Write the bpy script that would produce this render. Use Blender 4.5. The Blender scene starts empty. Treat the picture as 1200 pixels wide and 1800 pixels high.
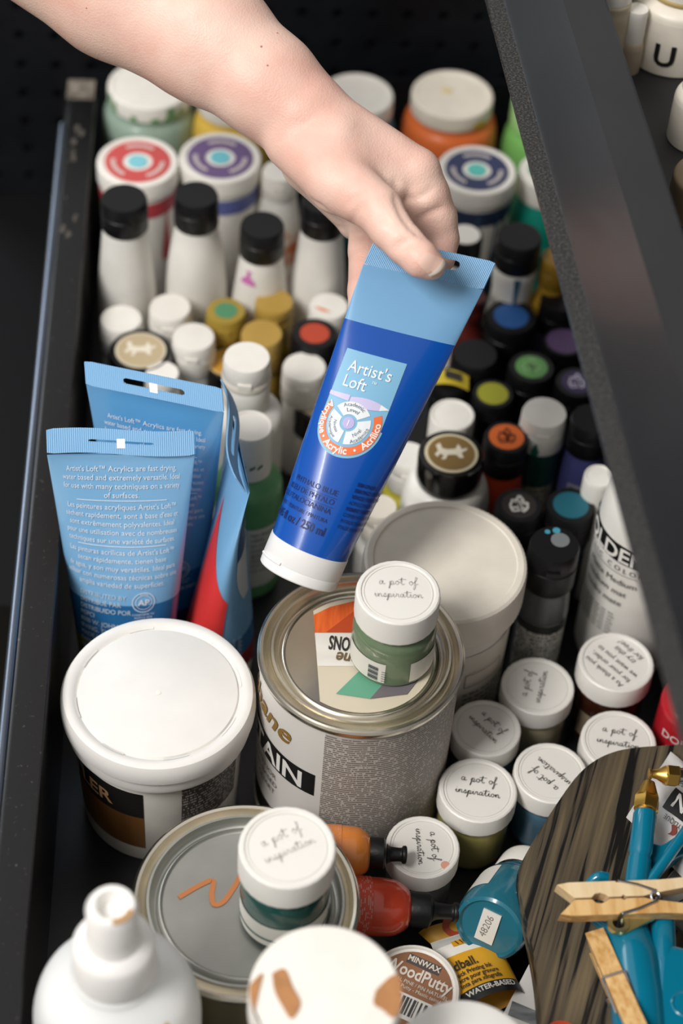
import bpy, math, random
import numpy as np
from mathutils import Vector, Matrix
random.seed(7)
SC = bpy.context.scene
COL = SC.collection

# ------------------------------------------------------------------ camera
F = 3600.0; PITCH = math.radians(47.5); ROLL = math.radians(4.5); HC = 0.954
_f = Vector((0, math.cos(PITCH), -math.sin(PITCH)))
_u0 = Vector((0, math.sin(PITCH), math.cos(PITCH))); _r0 = Vector((1, 0, 0))
CR = math.cos(ROLL) * _r0 + math.sin(ROLL) * _u0
CU = -math.sin(ROLL) * _r0 + math.cos(ROLL) * _u0
CC = Vector((0, 0, HC))
cam_d = bpy.data.cameras.new('camera'); cam = bpy.data.objects.new('camera', cam_d); COL.objects.link(cam)
cam.matrix_world = Matrix(((CR.x, CU.x, -_f.x, CC.x), (CR.y, CU.y, -_f.y, CC.y), (CR.z, CU.z, -_f.z, CC.z), (0, 0, 0, 1)))
cam_d.sensor_fit = 'VERTICAL'; cam_d.sensor_height = 36; cam_d.sensor_width = 24
cam_d.lens = 72.0; cam_d.clip_start = 0.02; cam_d.clip_end = 50
cam_d.dof.use_dof = True; cam_d.dof.focus_distance = 1.055; cam_d.dof.aperture_fstop = 4.4
SC.camera = cam

# ------------------------------------------------------------------ light
def kelvinish(h):
    return srgb(h)
def srgb(h):
    h = h.lstrip('#'); c = [int(h[i:i + 2], 16) / 255 for i in (0, 2, 4)]
    return tuple(x / 12.92 if x <= .04045 else ((x + .055) / 1.055) ** 2.4 for x in c)
def area(name, loc, target, size, sizey, energy, col):
    l = bpy.data.lights.new(name, 'AREA'); l.shape = 'RECTANGLE'; l.size = size; l.size_y = sizey
    l.energy = energy; l.color = col
    o = bpy.data.objects.new(name, l); COL.objects.link(o); o.location = loc
    o.rotation_euler = (Vector(target) - Vector(loc)).to_track_quat('-Z', 'Y').to_euler()
    return o
W = bpy.data.worlds.new('room_light'); SC.world = W; W.use_nodes = True
_nt = W.node_tree; _bg = _nt.nodes['Background']; _bg.inputs[1].default_value = 1.0
_tc = _nt.nodes.new('ShaderNodeTexCoord'); _sp = _nt.nodes.new('ShaderNodeSeparateXYZ'); _rp = _nt.nodes.new('ShaderNodeValToRGB')
_nt.links.new(_tc.outputs['Generated'], _sp.inputs[0]); _nt.links.new(_sp.outputs[2], _rp.inputs[0]); _nt.links.new(_rp.outputs[0], _bg.inputs[0])
_e = _rp.color_ramp.elements; _e[0].position = 0.0; _e[0].color = (.10, .10, .105, 1); _e[1].position = .95; _e[1].color = (.50, .482, .46, 1)
area('window_light', (-1.35, -0.55, 2.45), (0.0, 0.8, 0.1), 0.8, 1.0, 68, (1.0, .975, .95))
area('side_window_light', (-1.45, 2.15, 1.15), (0.0, 0.8, 0.1), 0.7, 1.1, 9, (.86, .93, 1.0))
SC.view_settings.view_transform = 'Standard'; SC.view_settings.look = 'None'
SC.view_settings.gamma = 1.0; SC.view_settings.exposure = 0.35; SC.view_settings.use_curve_mapping = False

# ------------------------------------------------------------------ measuring helpers (pixel of the photo -> point of the place)
def ray(px, py): return _f + CR * ((px - 600) / F) - CU * ((py - 900) / F)
def at(px, py, z):
    d = ray(px, py); return CC + d * ((z - HC) / d.z)
def atd(px, py, dep): return CC + ray(px, py) * dep
def dep(p): return (Vector(p) - CC).dot(_f)

# ------------------------------------------------------------------ materials
MATS = {}
def mat(key, col=None, rough=.45, metal=0., coat=0., spec=.5, bump=0., bscale=300, var=0., vscale=40, sss=0., alpha=1., trans=0.):
    if key in MATS: return MATS[key]
    m = bpy.data.materials.new(key); m.use_nodes = True; nt = m.node_tree; b = nt.nodes['Principled BSDF']
    c = srgb(col) if isinstance(col, str) else col
    b.inputs['Base Color'].default_value = (*c, 1); b.inputs['Roughness'].default_value = rough
    b.inputs['Metallic'].default_value = metal; b.inputs['Coat Weight'].default_value = coat
    b.inputs['Coat Roughness'].default_value = .08
    b.inputs['Specular IOR Level'].default_value = spec; b.inputs['Alpha'].default_value = alpha
    b.inputs['Transmission Weight'].default_value = trans
    if sss:
        b.inputs['Subsurface Weight'].default_value = sss; b.inputs['Subsurface Scale'].default_value = .004
        b.inputs['Subsurface Radius'].default_value = (1, .5, .3)
    tc = nt.nodes.new('ShaderNodeTexCoord')
    if var:
        n = nt.nodes.new('ShaderNodeTexNoise'); n.inputs['Scale'].default_value = vscale; n.inputs['Detail'].default_value = 5
        nt.links.new(tc.outputs['Object'], n.inputs['Vector'])
        r = nt.nodes.new('ShaderNodeValToRGB')
        r.color_ramp.elements[0].position = .35; r.color_ramp.elements[1].position = .7
        r.color_ramp.elements[0].color = (*[x * (1 - var) for x in c], 1); r.color_ramp.elements[1].color = (*[min(1, x * (1 + var * .5)) for x in c], 1)
        nt.links.new(n.outputs['Fac'], r.inputs[0]); nt.links.new(r.outputs[0], b.inputs['Base Color'])
    if bump:
        n = nt.nodes.new('ShaderNodeTexNoise'); n.inputs['Scale'].default_value = bscale; n.inputs['Detail'].default_value = 3
        nt.links.new(tc.outputs['Object'], n.inputs['Vector'])
        bp = nt.nodes.new('ShaderNodeBump'); bp.inputs['Strength'].default_value = bump; bp.inputs['Distance'].default_value = .001
        nt.links.new(n.outputs['Fac'], bp.inputs['Height']); nt.links.new(bp.outputs[0], b.inputs['Normal'])
    MATS[key] = m; return m
def paint(hexcol, rough=.35, coat=0.): return mat('paint_' + hexcol.lstrip('#') + ('c' if coat else ''), hexcol, rough, coat=coat, spec=.4, var=.06, vscale=60)
def ink(hexcol): return mat('ink_' + hexcol.lstrip('#'), hexcol, .5)
WHITE = mat('white_plastic', '#e9e5dc', .42, var=.04, vscale=90, bump=.05)
CREAM = mat('cream_plastic', '#e4dccd', .45, var=.06, vscale=70, bump=.06)
BLACKP = mat('black_plastic', '#121214', .42, spec=.35, bump=.12, bscale=500)
GLOSSK = mat('glossy_black_plastic', '#0c0b0b', .15, coat=.4)
MILK = mat('milky_plastic', '#e6e3db', .35, var=.08, vscale=30, bump=.05)
CLEARG = mat('clear_plastic', '#b9bcb4', .15, var=.1, vscale=30)
TIN = mat('tin_metal', '#e4ddcd', .26, metal=1., var=.14, vscale=25, bump=.05, bscale=120)
TINLID = mat('dull_tin', '#bcbcb5', .42, metal=1., var=.2, vscale=18, bump=.08, bscale=90)
BRASS = mat('brass', '#e3b65c', .36, metal=1., var=.1)
CHROME = mat('steel', '#b9bac0', .25, metal=1.)
TEAL = mat('teal_enamel', '#07708c', .22, coat=.6)
PAPER = mat('paper_label', '#d9d6cd', .6)
def two_tone(key, c0, c1, scale, lo, hi, rough=.4, stretch=(1, 1, 1), metal=0., coat=0., bump=0., detail=6):
    if key in MATS: return MATS[key]
    m = mat(key, c0, rough, metal=metal, coat=coat); nt = m.node_tree; b = nt.nodes['Principled BSDF']
    tc = nt.nodes.new('ShaderNodeTexCoord'); mp = nt.nodes.new('ShaderNodeMapping'); mp.inputs['Scale'].default_value = stretch
    n = nt.nodes.new('ShaderNodeTexNoise'); n.inputs['Scale'].default_value = scale; n.inputs['Detail'].default_value = detail
    r = nt.nodes.new('ShaderNodeValToRGB'); e = r.color_ramp.elements
    e[0].position = lo; e[1].position = hi; e[0].color = (*srgb(c0), 1); e[1].color = (*srgb(c1), 1)
    nt.links.new(tc.outputs['Object'], mp.inputs[0]); nt.links.new(mp.outputs[0], n.inputs['Vector'])
    nt.links.new(n.outputs['Fac'], r.inputs[0]); nt.links.new(r.outputs[0], b.inputs['Base Color'])
    if bump:
        bp = nt.nodes.new('ShaderNodeBump'); bp.inputs['Strength'].default_value = bump; bp.inputs['Distance'].default_value = .001
        nt.links.new(n.outputs['Fac'], bp.inputs['Height']); nt.links.new(bp.outputs[0], b.inputs['Normal'])
    return m
DUSTY = two_tone('dusty_black_enamel', '#0a0a0b', '#55504a', 420, .66, .78, .3)
DKMET = two_tone('dark_enamel', '#0d0f12', '#191b1f', 30, .3, .8, .34)
GLOSSD = two_tone('glossy_dark_enamel', '#131416', '#1d1e20', 20, .3, .8, .3, coat=.35)
POWDER = two_tone('powder_coat', '#1b1b1c', '#5a5753', 900, .45, .75, .4, bump=.3)
def printed(key, bg, fg, rows, dash, lo=.48):
    """rows of tiny unreadable print, as fine broken lines along U"""
    if key in MATS: return MATS[key]
    m = mat(key, bg, .5); nt = m.node_tree; b = nt.nodes['Principled BSDF']
    uv = nt.nodes.new('ShaderNodeUVMap'); sp = nt.nodes.new('ShaderNodeSeparateXYZ'); nt.links.new(uv.outputs[0], sp.inputs[0])
    def mth(op, a, bb=None):
        n = nt.nodes.new('ShaderNodeMath'); n.operation = op
        for i, v in enumerate((a, bb)):
            if v is None: continue
            if isinstance(v, (int, float)): n.inputs[i].default_value = v
            else: nt.links.new(v, n.inputs[i])
        return n.outputs[0]
    vy = mth('MULTIPLY', sp.outputs[1], rows); fl = mth('FLOOR', vy); fr = mth('FRACT', vy)
    ln = mth('LESS_THAN', fr, .58)
    cb = nt.nodes.new('ShaderNodeCombineXYZ'); nt.links.new(mth('MULTIPLY', sp.outputs[0], dash), cb.inputs[0]); nt.links.new(mth('MULTIPLY', fl, 7.31), cb.inputs[1])
    n = nt.nodes.new('ShaderNodeTexNoise'); n.inputs['Scale'].default_value = 1; n.inputs['Detail'].default_value = 3
    nt.links.new(cb.outputs[0], n.inputs['Vector'])
    on = mth('MULTIPLY', ln, mth('GREATER_THAN', n.outputs['Fac'], lo))
    mx = nt.nodes.new('ShaderNodeMix'); mx.data_type = 'RGBA'; mx.inputs[6].default_value = (*srgb(bg), 1); mx.inputs[7].default_value = (*srgb(fg), 1)
    nt.links.new(on, mx.inputs[0]); nt.links.new(mx.outputs[2], b.inputs['Base Color'])
    return m

# ------------------------------------------------------------------ mesh builder
class MB:
    def __init__(s): s.v = []; s.f = []; s.uv = None
    def add(s, vs, fs, M=None):
        o = len(s.v); s.v += [tuple(M @ Vector(v)) if M is not None else tuple(v) for v in vs]; s.f += [tuple(i + o for i in f) for f in fs]; return s
    def lathe(s, prof, seg=48, M=None, ribs=0., a0=0.):
        """prof: list of (r, z); radius 0 closes with a pole"""
        vs = []; fs = []; rings = []
        for r, z in prof:
            if r <= 1e-7: rings.append([len(vs)]); vs.append((0, 0, z))
            else:
                ring = []
                for k in range(seg):
                    a = a0 + 2 * math.pi * k / seg; rr = r * (1 + (ribs if k % 2 else 0))
                    ring.append(len(vs)); vs.append((rr * math.cos(a), rr * math.sin(a), z))
                rings.append(ring)
        for A, B in zip(rings, rings[1:]):
            if len(A) == 1 and len(B) == 1: continue
            for k in range(seg):
                k2 = (k + 1) % seg
                if len(A) == 1: fs.append((A[0], B[k2], B[k]))
                elif len(B) == 1: fs.append((A[k], A[k2], B[0]))
                else: fs.append((A[k], A[k2], B[k2], B[k]))
        return s.add(vs, fs, M)
    def box(s, c, d, M=None):
        x, y, z = c; a, b, h = d[0] / 2, d[1] / 2, d[2] / 2
        vs = [(x + i * a, y + j * b, z + k * h) for i in (-1, 1) for j in (-1, 1) for k in (-1, 1)]
        return s.add(vs, [(0, 1, 3, 2), (4, 6, 7, 5), (0, 4, 5, 1), (2, 3, 7, 6), (0, 2, 6, 4), (1, 5, 7, 3)], M)
    def prism(s, pts, z0, z1, M=None):
        """pts 2D outline (ccw), flat caps"""
        n = len(pts); vs = [(x, y, z0) for x, y in pts] + [(x, y, z1) for x, y in pts]
        fs = [tuple(range(n - 1, -1, -1)), tuple(range(n, 2 * n))] + [(k, (k + 1) % n, n + (k + 1) % n, n + k) for k in range(n)]
        return s.add(vs, fs, M)
    def tube(s, pts, rad, seg=10, M=None, close=True):
        pts = [Vector(p) for p in pts]; n = len(pts); rad = [rad] * n if isinstance(rad, (int, float)) else rad
        vs = []; fs = []; up = Vector((0, 0, 1))
        t0 = (pts[1] - pts[0]).normalized()
        if abs(t0.dot(up)) > .95: up = Vector((1, 0, 0))
        nx = t0.cross(up).normalized()
        for i, p in enumerate(pts):
            t = (pts[min(i + 1, n - 1)] - pts[max(i - 1, 0)]).normalized()
            nx = (nx - t * nx.dot(t)).normalized(); ny = t.cross(nx)
            for k in range(seg):
                a = 2 * math.pi * k / seg; vs.append(p + (nx * math.cos(a) + ny * math.sin(a)) * rad[i])
        for i in range(n - 1):
            for k in range(seg):
                k2 = (k + 1) % seg; fs.append((i * seg + k, i * seg + k2, (i + 1) * seg + k2, (i + 1) * seg + k))
        if close: fs += [tuple(range(seg - 1, -1, -1)), tuple((n - 1) * seg + k for k in range(seg))]
        return s.add(vs, fs, M)
    def grid(s, fn, nu, nv, uv=True):
        o = len(s.v)
        if uv and s.uv is None: s.uv = {}
        for j in range(nv + 1):
            for i in range(nu + 1):
                s.v.append(tuple(fn(i / nu, j / nv)))
                if uv: s.uv[o + j * (nu + 1) + i] = (i / nu, j / nv)
        for j in range(nv):
            for i in range(nu):
                a = o + j * (nu + 1) + i; s.f.append((a, a + 1, a + nu + 2, a + nu + 1))
        return s
    def ribbon(s, pts, w, fn=None, z=0.):
        """flat stroke of width w through 2D points, optionally mapped to a surface"""
        n = len(pts); o = len(s.v); fn = fn or (lambda x, y: (x, y, z))
        for i in range(n):
            a = pts[max(i - 1, 0)]; b = pts[min(i + 1, n - 1)]
            dx, dy = b[0] - a[0], b[1] - a[1]; l = math.hypot(dx, dy) or 1
            nx, ny = -dy / l * w / 2, dx / l * w / 2
            s.v.append(tuple(fn(pts[i][0] - nx, pts[i][1] - ny))); s.v.append(tuple(fn(pts[i][0] + nx, pts[i][1] + ny)))
        for i in range(n - 1): s.f.append((o + 2 * i, o + 2 * i + 2, o + 2 * i + 3, o + 2 * i + 1))
        return s
    def poly(s, pts, fn=None, z=0.):
        o = len(s.v); fn = fn or (lambda *q: q if len(q) == 3 else (*q, z))
        for p in pts: s.v.append(tuple(fn(*p)))
        s.f.append(tuple(range(o, o + len(pts)))); return s
    def build(s, name, m, parent=None, loc=None, smooth=True, ang=35):
        me = bpy.data.meshes.new(name); me.from_pydata([tuple(v) for v in s.v], [], s.f); me.update()
        if s.uv is not None:
            ul = me.uv_layers.new(name='UVMap')
            for lp in me.loops: ul.data[lp.index].uv = s.uv.get(lp.vertex_index, (0, 0))
        me.materials.append(m)
        o = bpy.data.objects.new(name, me); COL.objects.link(o)
        if parent is not None: o.parent = parent
        if loc is not None: o.location = loc
        if smooth:
            for p in me.polygons: p.use_smooth = True
            me.set_sharp_from_angle(angle=math.radians(ang))
        return o
def tag(o, label=None, cat=None, group=None, kind=None):
    if label: o['label'] = label
    if cat: o['category'] = cat
    if group: o['group'] = group
    if kind: o['kind'] = kind
    return o
def thing(name, label, cat, loc=(0, 0, 0), group=None, rz=0., M=None):
    o = bpy.data.objects.new(name, None); COL.objects.link(o); o.empty_display_size = .01
    if M is not None: o.matrix_world = M
    else: o.location = loc; o.rotation_euler = (0, 0, rz)
    return tag(o, label, cat, group)

# ------------------------------------------------------------------ lettering
_tc = {}
def glyphs(text, bold=False, align='LEFT'):
    key = (text, bold, align)
    if key in _tc: return _tc[key]
    cu = bpy.data.curves.new('lettering', 'FONT'); cu.body = text; cu.size = 1; cu.align_x = align; cu.resolution_u = 3
    if bold: cu.offset = .022
    o = bpy.data.objects.new('lettering', cu); COL.objects.link(o)
    bpy.context.view_layer.update()
    me = bpy.data.meshes.new_from_object(o.evaluated_get(bpy.context.evaluated_depsgraph_get()))
    vs = [(v.co.x, v.co.y) for v in me.vertices]; fs = [tuple(p.vertices) for p in me.polygons]
    bpy.data.objects.remove(o); bpy.data.meshes.remove(me); bpy.data.curves.remove(cu)
    _tc[key] = (vs, fs); return vs, fs
def put_text(mb, text, size, fn, x=0., y=0., bold=False, align='LEFT', rot=0., shear=0., sx=1.):
    """text laid in the 2D plane of a label, then carried onto the surface by fn(x, y)"""
    vs, fs = glyphs(text, bold, align); c, s = math.cos(rot), math.sin(rot); o = len(mb.v)
    for a, b in vs:
        a = (a + shear * b) * size * sx; b = b * size
        mb.v.append(tuple(fn(x + a * c - b * s, y + a * s + b * c)))
    mb.f += [tuple(i + o for i in f) for f in fs]
    return mb
def put_arc(mb, text, size, fn, cx, cy, r, a_mid, bold=False, outward=True):
    """text bent round (cx, cy); outward: tops point away from the centre (reads clockwise)"""
    vs, fs = glyphs(text, bold, 'CENTER'); o = len(mb.v)
    for a, b in vs:
        a *= size; b *= size
        if outward: ang = a_mid - a / r; rr = r + b
        else: ang = a_mid + a / r; rr = r - b
        mb.v.append(tuple(fn(cx + rr * math.cos(ang), cy + rr * math.sin(ang))))
    mb.f += [tuple(i + o for i in f) for f in fs]
    return mb
# a handwritten script, one pen path per letter
SCRIPT = {
 'a': (1.25, [[(.75, .8), (.4, 1), (.08, .55), (.2, .05), (.5, .15), (.78, .7), (.8, .95), (.74, .3), (.9, .02), (1.25, .3)]]),
 'p': (1.2, [[(0, .3), (.28, .95), (.16, 0), (-.05, -1.1), (.12, -.5), (.35, .7), (.62, 1), (.82, .6), (.6, .1), (.3, .12), (.75, .0), (1.2, .3)]]),
 'o': (1.05, [[(.6, .95), (.2, .85), (.08, .4), (.4, 0), (.75, .35), (.68, .85), (.5, .95), (.8, .72), (1.1, .7)]]),
 't': (.95, [[(0, .4), (.28, 1.1), (.42, 1.9), (.3, .7), (.4, .04), (.7, .1), (.95, .3)], [(-.35, 1.35), (.4, 1.5), (1.3, 1.5)]]),
 'f': (.9, [[(0, .3), (.4, 1.2), (.65, 2.0), (.4, 2.15), (.28, 1.3), (.15, 0), (-.1, -1.2), (.2, -.8), (.35, .1), (.9, .35)]]),
 'i': (.7, [[(0, .3), (.25, .95), (.2, .3), (.36, .02), (.7, .3)], [(.3, 1.4), (.34, 1.48)]]),
 'n': (1.3, [[(0, .3), (.2, .95), (.2, .05), (.32, .65), (.62, 1), (.82, .7), (.78, .2), (.95, .02), (1.3, .3)]]),
 's': (.95, [[(0, .2), (.42, 1.05), (.45, .8), (.65, .35), (.4, 0), (.15, .1), (.6, .05), (.95, .3)]]),
 'r': (1.0, [[(0, .3), (.25, 1.0), (.3, .85), (.6, .9), (.55, .4), (.7, .03), (1.0, .3)]]),
 ' ': (.9, [])}
def crom(p, n=5):
    out = []
    for i in range(len(p) - 1):
        a, b, c, d = p[max(i - 1, 0)], p[i], p[i + 1], p[min(i + 2, len(p) - 1)]
        for k in range(n):
            t = k / n
            out.append(tuple(.5 * (2 * b[j] + (c[j] - a[j]) * t + (2 * a[j] - 5 * b[j] + 4 * c[j] - d[j]) * t * t + (3 * b[j] - a[j] - 3 * c[j] + d[j]) * t ** 3) for j in range(len(b))))
    return out + [tuple(p[-1])]
def put_script(mb, text, h, w, fn, x, y, rot=0.):
    c, s = math.cos(rot), math.sin(rot)
    tot = sum(SCRIPT[ch][0] for ch in text); cur = -tot / 2
    for ch in text:
        adv, strokes = SCRIPT[ch]
        for st in strokes:
            pts = [((cur + a) * h, b * h) for a, b in crom(st)]
            mb.ribbon([(x + a * c - b * s, y + a * s + b * c) for a, b in pts], w, fn)
        cur += adv
    return mb

# ------------------------------------------------------------------ round containers
def flat(z): return lambda x, y: (x, y, z)
def cyl(R, zc=0., a0=0., eps=.0004):
    """label plane -> cylinder: x along the girth from angle a0 (0 faces -Y, towards the camera), y up"""
    def fn(x, y):
        r = (R(y + zc) if callable(R) else R) + eps; a = a0 + x / r
        return (r * math.sin(a), -r * math.cos(a), y + zc)
    return fn
def label_patch(R, z0, z1, a0, a1, n=24, eps=.0003):
    """curved label on a round body, angles in degrees from the camera-facing side"""
    mb = MB()
    def fn(u, v):
        z = z0 + (z1 - z0) * v; a = math.radians(a0 + (a1 - a0) * u); r = (R(z) if callable(R) else R) + eps
        return (r * math.sin(a), -r * math.cos(a), z)
    mb.grid(fn, n, 4); return mb
def disc(r, z=0., seg=40, cx=0., cy=0., t=.0004):
    return MB().lathe([(0, z), (r, z), (r, z + t), (0, z + t)], seg, Matrix.Translation((cx, cy, 0)))
def annulus(r0, r1, z, seg=48, t=.0004):
    return MB().lathe([(r0, z), (r1, z), (r1, z + t), (r0, z + t), (r0, z)], seg)
def prof_at(prof):
    def R(z):
        for (r0, z0), (r1, z1) in zip(prof, prof[1:]):
            if z0 <= z <= z1 and z1 > z0: return r0 + (r1 - r0) * (z - z0) / (z1 - z0)
        return prof[-1][0]
    return R
def smooth_prof(ctrl, n=5):
    return [(max(0., a), b) for a, b in crom(ctrl, n)]
def screw_lid(r, h, seg=40, ribs=0., rim=.12):
    return MB().lathe([(r * .98, 0), (r, h * .06), (r, h * .86), (r * .985, h * .96), (r * .95, h), (r * (1 - rim), h), (r * (1 - rim) - .0006, h - .0007), (0, h - .0007)], seg, ribs=ribs)
def flip_lid(r, h, seg=40, notch=True, taper=.97):
    mb = MB().lathe([(r * .97, 0), (r, h * .03), (r * .995, h * .54), (r * .965, h * .56), (r * .965, h * .59), (r * .99, h * .61), (r * taper, h * .93), (r * taper * .95, h), (0, h * .995)], seg)
    if notch: mb.box((0, -r * .98, h * .68), (r * .55, r * .12, h * .1))
    return mb
def body_prof(kind, R, h, cr):
    if kind == 'pot':   return [(0, 0), (R * .9, 0), (R * .98, h * .05), (R, h * .14), (R, h * .66)] + smooth_prof([(R, h * .66), (R * .97, h * .82), (R * .86, h * .95), (cr * .88, h)])
    if kind == 'jar':   return [(0, 0), (R * .92, 0), (R, h * .08), (R, h * .78)] + smooth_prof([(R, h * .78), (R * .985, h * .85), (R * .93, h * .92), (cr * .97, h * .965), (cr * .93, h)])
    if kind == 'tub':   return [(0, 0), (R * .95, 0), (R * .97, h * .03), (R, h * .9), (R, h)]
    if kind == 'bottle':return [(0, 0), (R * .93, 0), (R, h * .05), (R, h * .35)] + smooth_prof([(R, h * .35), (R * .97, h * .6), (R * .86, h * .8), (cr * .98, h * .96), (cr * .93, h)])
    if kind == 'craft': return [(0, 0), (R * .93, 0), (R, h * .05), (R, h * .74)] + smooth_prof([(R, h * .74), (R * .97, h * .84), (cr * .93, h * .92), (cr * .9, h)])
    if kind == 'drum':  return [(0, 0), (R * .95, 0), (R, h * .03), (R, h * .8)] + smooth_prof([(R, h * .8), (R * .96, h * .9), (cr * 1.05, h * .97), (cr * .95, h)])
GR = {}
def container(name, label, cat, px, py, z, capw, bodyw, kind, bodymat, capmat, caph, cap='screw', capname=None, group=None, seg=40, ribs=0., base=0., rz=0., sq=1.):
    """a closed bottle or jar: cap centre seen at (px, py), cap top at height z, widths as seen in photo pixels"""
    p = at(px, py, z); s = dep(p) / F; R = bodyw / 2 * s; cr = capw / 2 * s; h = z - base - caph
    t = thing(name, label, cat, (p.x, p.y, base), group, rz)
    prof = body_prof(kind, R, h, cr)
    M = Matrix.Diagonal((1, sq, 1, 1)) if sq != 1 else None
    b = MB().lathe(prof + [(0, h)], 48, M).build('body', bodymat, t)
    lid = (screw_lid(cr, caph, seg, ribs) if cap == 'screw' else flip_lid(cr, caph, seg))
    c = lid.build(capname or ('lid' if cap == 'screw' else 'cap'), capmat, t, (0, 0, h), ang=(20 if cap == 'screw' else 35))
    GR[t.name] = dict(t=t, body=b, cap=c, R=R, cr=cr, h=h, prof=prof_at(prof), caph=caph)
    return GR[t.name]
def cap_dot(J, m, frac, name='colour_dot', dx=0., dy=0., rise=0.):
    return disc(J['cr'] * frac, J['caph'] - .0004, 36, dx, dy, t=.0006 + rise).build(name, m, J['cap'])
def drip(J, m, a, z0, z1, w, name='paint_drip'):
    mb = MB(); R = J['prof']
    def fn(u, v):
        z = z0 + (z1 - z0) * v; r = R(z) + .0007; aa = math.radians(a) + (u - .5) * w * (.7 + .5 * math.sin(v * 5 + 1)) / r
        return (r * math.sin(aa), -r * math.cos(aa), z)
    mb.grid(fn, 4, 14); return mb.build(name, m, J['body'])

# ================================================================== THE SETTING
YAW = math.radians(5.1)
DM = Matrix.Rotation(YAW, 4, 'Z'); DI = DM.inverted()
def dl(px, py, z): return DI @ at(px, py, z)
RZ = .11
xi = (dl(172, 140, RZ).x + dl(87, 1167, RZ).x) / 2; ye = dl(172, 140, RZ).y
MB().grid(lambda u, v: (-3 + 6 * u, -2 + 6 * v, -.75), 1, 1).build('floor', mat('beige_floor', '#b8ab93', .6, var=.08, vscale=6), smooth=False)['kind'] = 'structure'

# perforated back panel of the cart
pt = dl(594, 26, .3); YB = ye + .085
def peg_point(px, py):
    o = DI @ CC; d = DI.to_3x3() @ ray(px, py); return o + d * ((YB - o.y) / d.y)
h0 = peg_point(594, 24); h1 = peg_point(656, 26); pitch = (h1 - h0).length
mb = MB()
for i in range(-11, 9):
    for j in range(-8, 6):
        cx = h0.x + i * pitch; cz = h0.z + j * pitch; rr = pitch * .15; n = 16; o = len(mb.v); hp = pitch / 2
        for k in range(n):
            a = 2 * math.pi * k / n; c, s = math.cos(a), math.sin(a); q = hp / max(abs(c), abs(s))
            mb.v += [(cx + q * c, YB, cz + q * s), (cx + rr * c, YB, cz + rr * s), (cx + rr * c, YB + .004, cz + rr * s)]
        for k in range(n):
            a = o + 3 * k; b = o + 3 * ((k + 1) % n); mb.f += [(a, b, b + 1, a + 1), (a + 1, b + 1, b + 2, a + 2)]
pg = thing('pegboard', 'black perforated metal panel standing behind the back of the drawer', 'panel', M=DM.copy())
mb.build('perforated_sheet', DKMET, pg)
MB().box((h0.x - 1 * pitch, YB + .012, h0.z - 1.5 * pitch), (20 * pitch, .006, 14 * pitch)).build('backing_sheet', mat('deep_black', '#030304', .6), pg, smooth=False)

# the drawer
XR = xi + .365; YF = .22; YE = ye + .055
dr = thing('drawer', 'long black metal tool drawer filled with paint bottles, jars and cans', 'drawer', M=DM.copy())
MB().box(((xi + XR) / 2, (YF + YE) / 2, -.0025), (XR - xi + .004, YE - YF, .005)).build('drawer_bottom', DKMET, dr, smooth=False)
def extrude_y(prof, y0, y1, m, name, parent, ang=25):
    n = len(prof); mb = MB(); mb.v = [(x, y0, z) for x, z in prof] + [(x, y1, z) for x, z in prof]
    mb.f = [(k, (k + 1) % n, n + (k + 1) % n, n + k) for k in range(n)] + [tuple(range(n - 1, -1, -1)), tuple(range(n, 2 * n))]
    return mb.build(name, m, parent, ang=ang)
lipw = .0215
arc = [(xi - lipw + .006 - .006 * math.cos(a), RZ - .006 + .006 * math.sin(a)) for a in [math.pi / 2 * k / 8 for k in range(9)]]
side = extrude_y([(xi - .0015, 0), (xi, 0), (xi, RZ - .0008), (xi - .0008, RZ)] + arc[::-1] + [(xi - lipw, RZ - .016), (xi - lipw + .0015, RZ - .016), (xi - lipw + .0015, RZ - .007), (xi - lipw + .006, RZ - .003), (xi - .0015, RZ - .003)], YF, ye, DUSTY, 'side_panel', dr)
MB().tube([(xi - lipw + .001, YF + (ye - .05 - YF) * k / 12, RZ - .0015) for k in range(13)], .0028, 14).build('streak_bead', mat('streak_bead_metal', '#78818e', .36, metal=1.), dr)  # pale shiny bead added along the lip to carry the reflected window streak
# worn bare corner at the far end of the rail
MB().box((xi - lipw / 2, ye - .012, RZ + .0002), (lipw * .86, .022, .0003)).build('worn_corner', two_tone('worn_paint', '#575048', '#8a8174', 160, .35, .7, .6), side, smooth=False)
for k in range(14):
    a = random.random() * 6.28; x = xi - lipw / 2 + random.uniform(-.005, .005); y = ye - .05 - random.random() * .12; r = random.uniform(.0006, .0022)
    MB().poly([(x + r * (.7 + .6 * random.random()) * math.cos(q * .9), y + 2.2 * r * (.7 + .6 * random.random()) * math.sin(q * .9)) for q in range(7)], z=RZ + .0003).build('scuff_mark', mat('scuff', '#4a453e', .7), side, smooth=False)
extrude_y([(XR, 0), (XR + .0015, 0), (XR + .0015, RZ), (XR, RZ)], YF, YE, DKMET, 'side_panel', dr)
MB().box(((xi + XR) / 2, YE, RZ * .35), (XR - xi + .02, .0015, RZ * .7)).build('back_panel', DKMET, dr, smooth=False)
MB().box(((xi + XR) / 2, YF, RZ / 2), (XR - xi + .05, .004, RZ)).build('front_panel', DKMET, dr, smooth=False)

# cart body beside and below the drawer
q = dl(0, 1075, -.06)
cb = thing('tool_cart', 'black enamelled cart body running along the left of the drawer', 'cart', M=DM.copy())
MB().box((xi - .035 - .5, (q.y + YB) / 2 + .002, -.4), (1.0, YB - q.y - .006, .68)).build('cart_body', mat('matt_black', '#0a0b0c', .6, spec=.2), cb, smooth=False)
MB().box(((xi + XR) / 2, (YF + YB) / 2 + .1, -.4), (XR - xi + .04, YB - YF - .22, .68)).build('drawer_bay', DKMET, cb, smooth=False)

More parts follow.
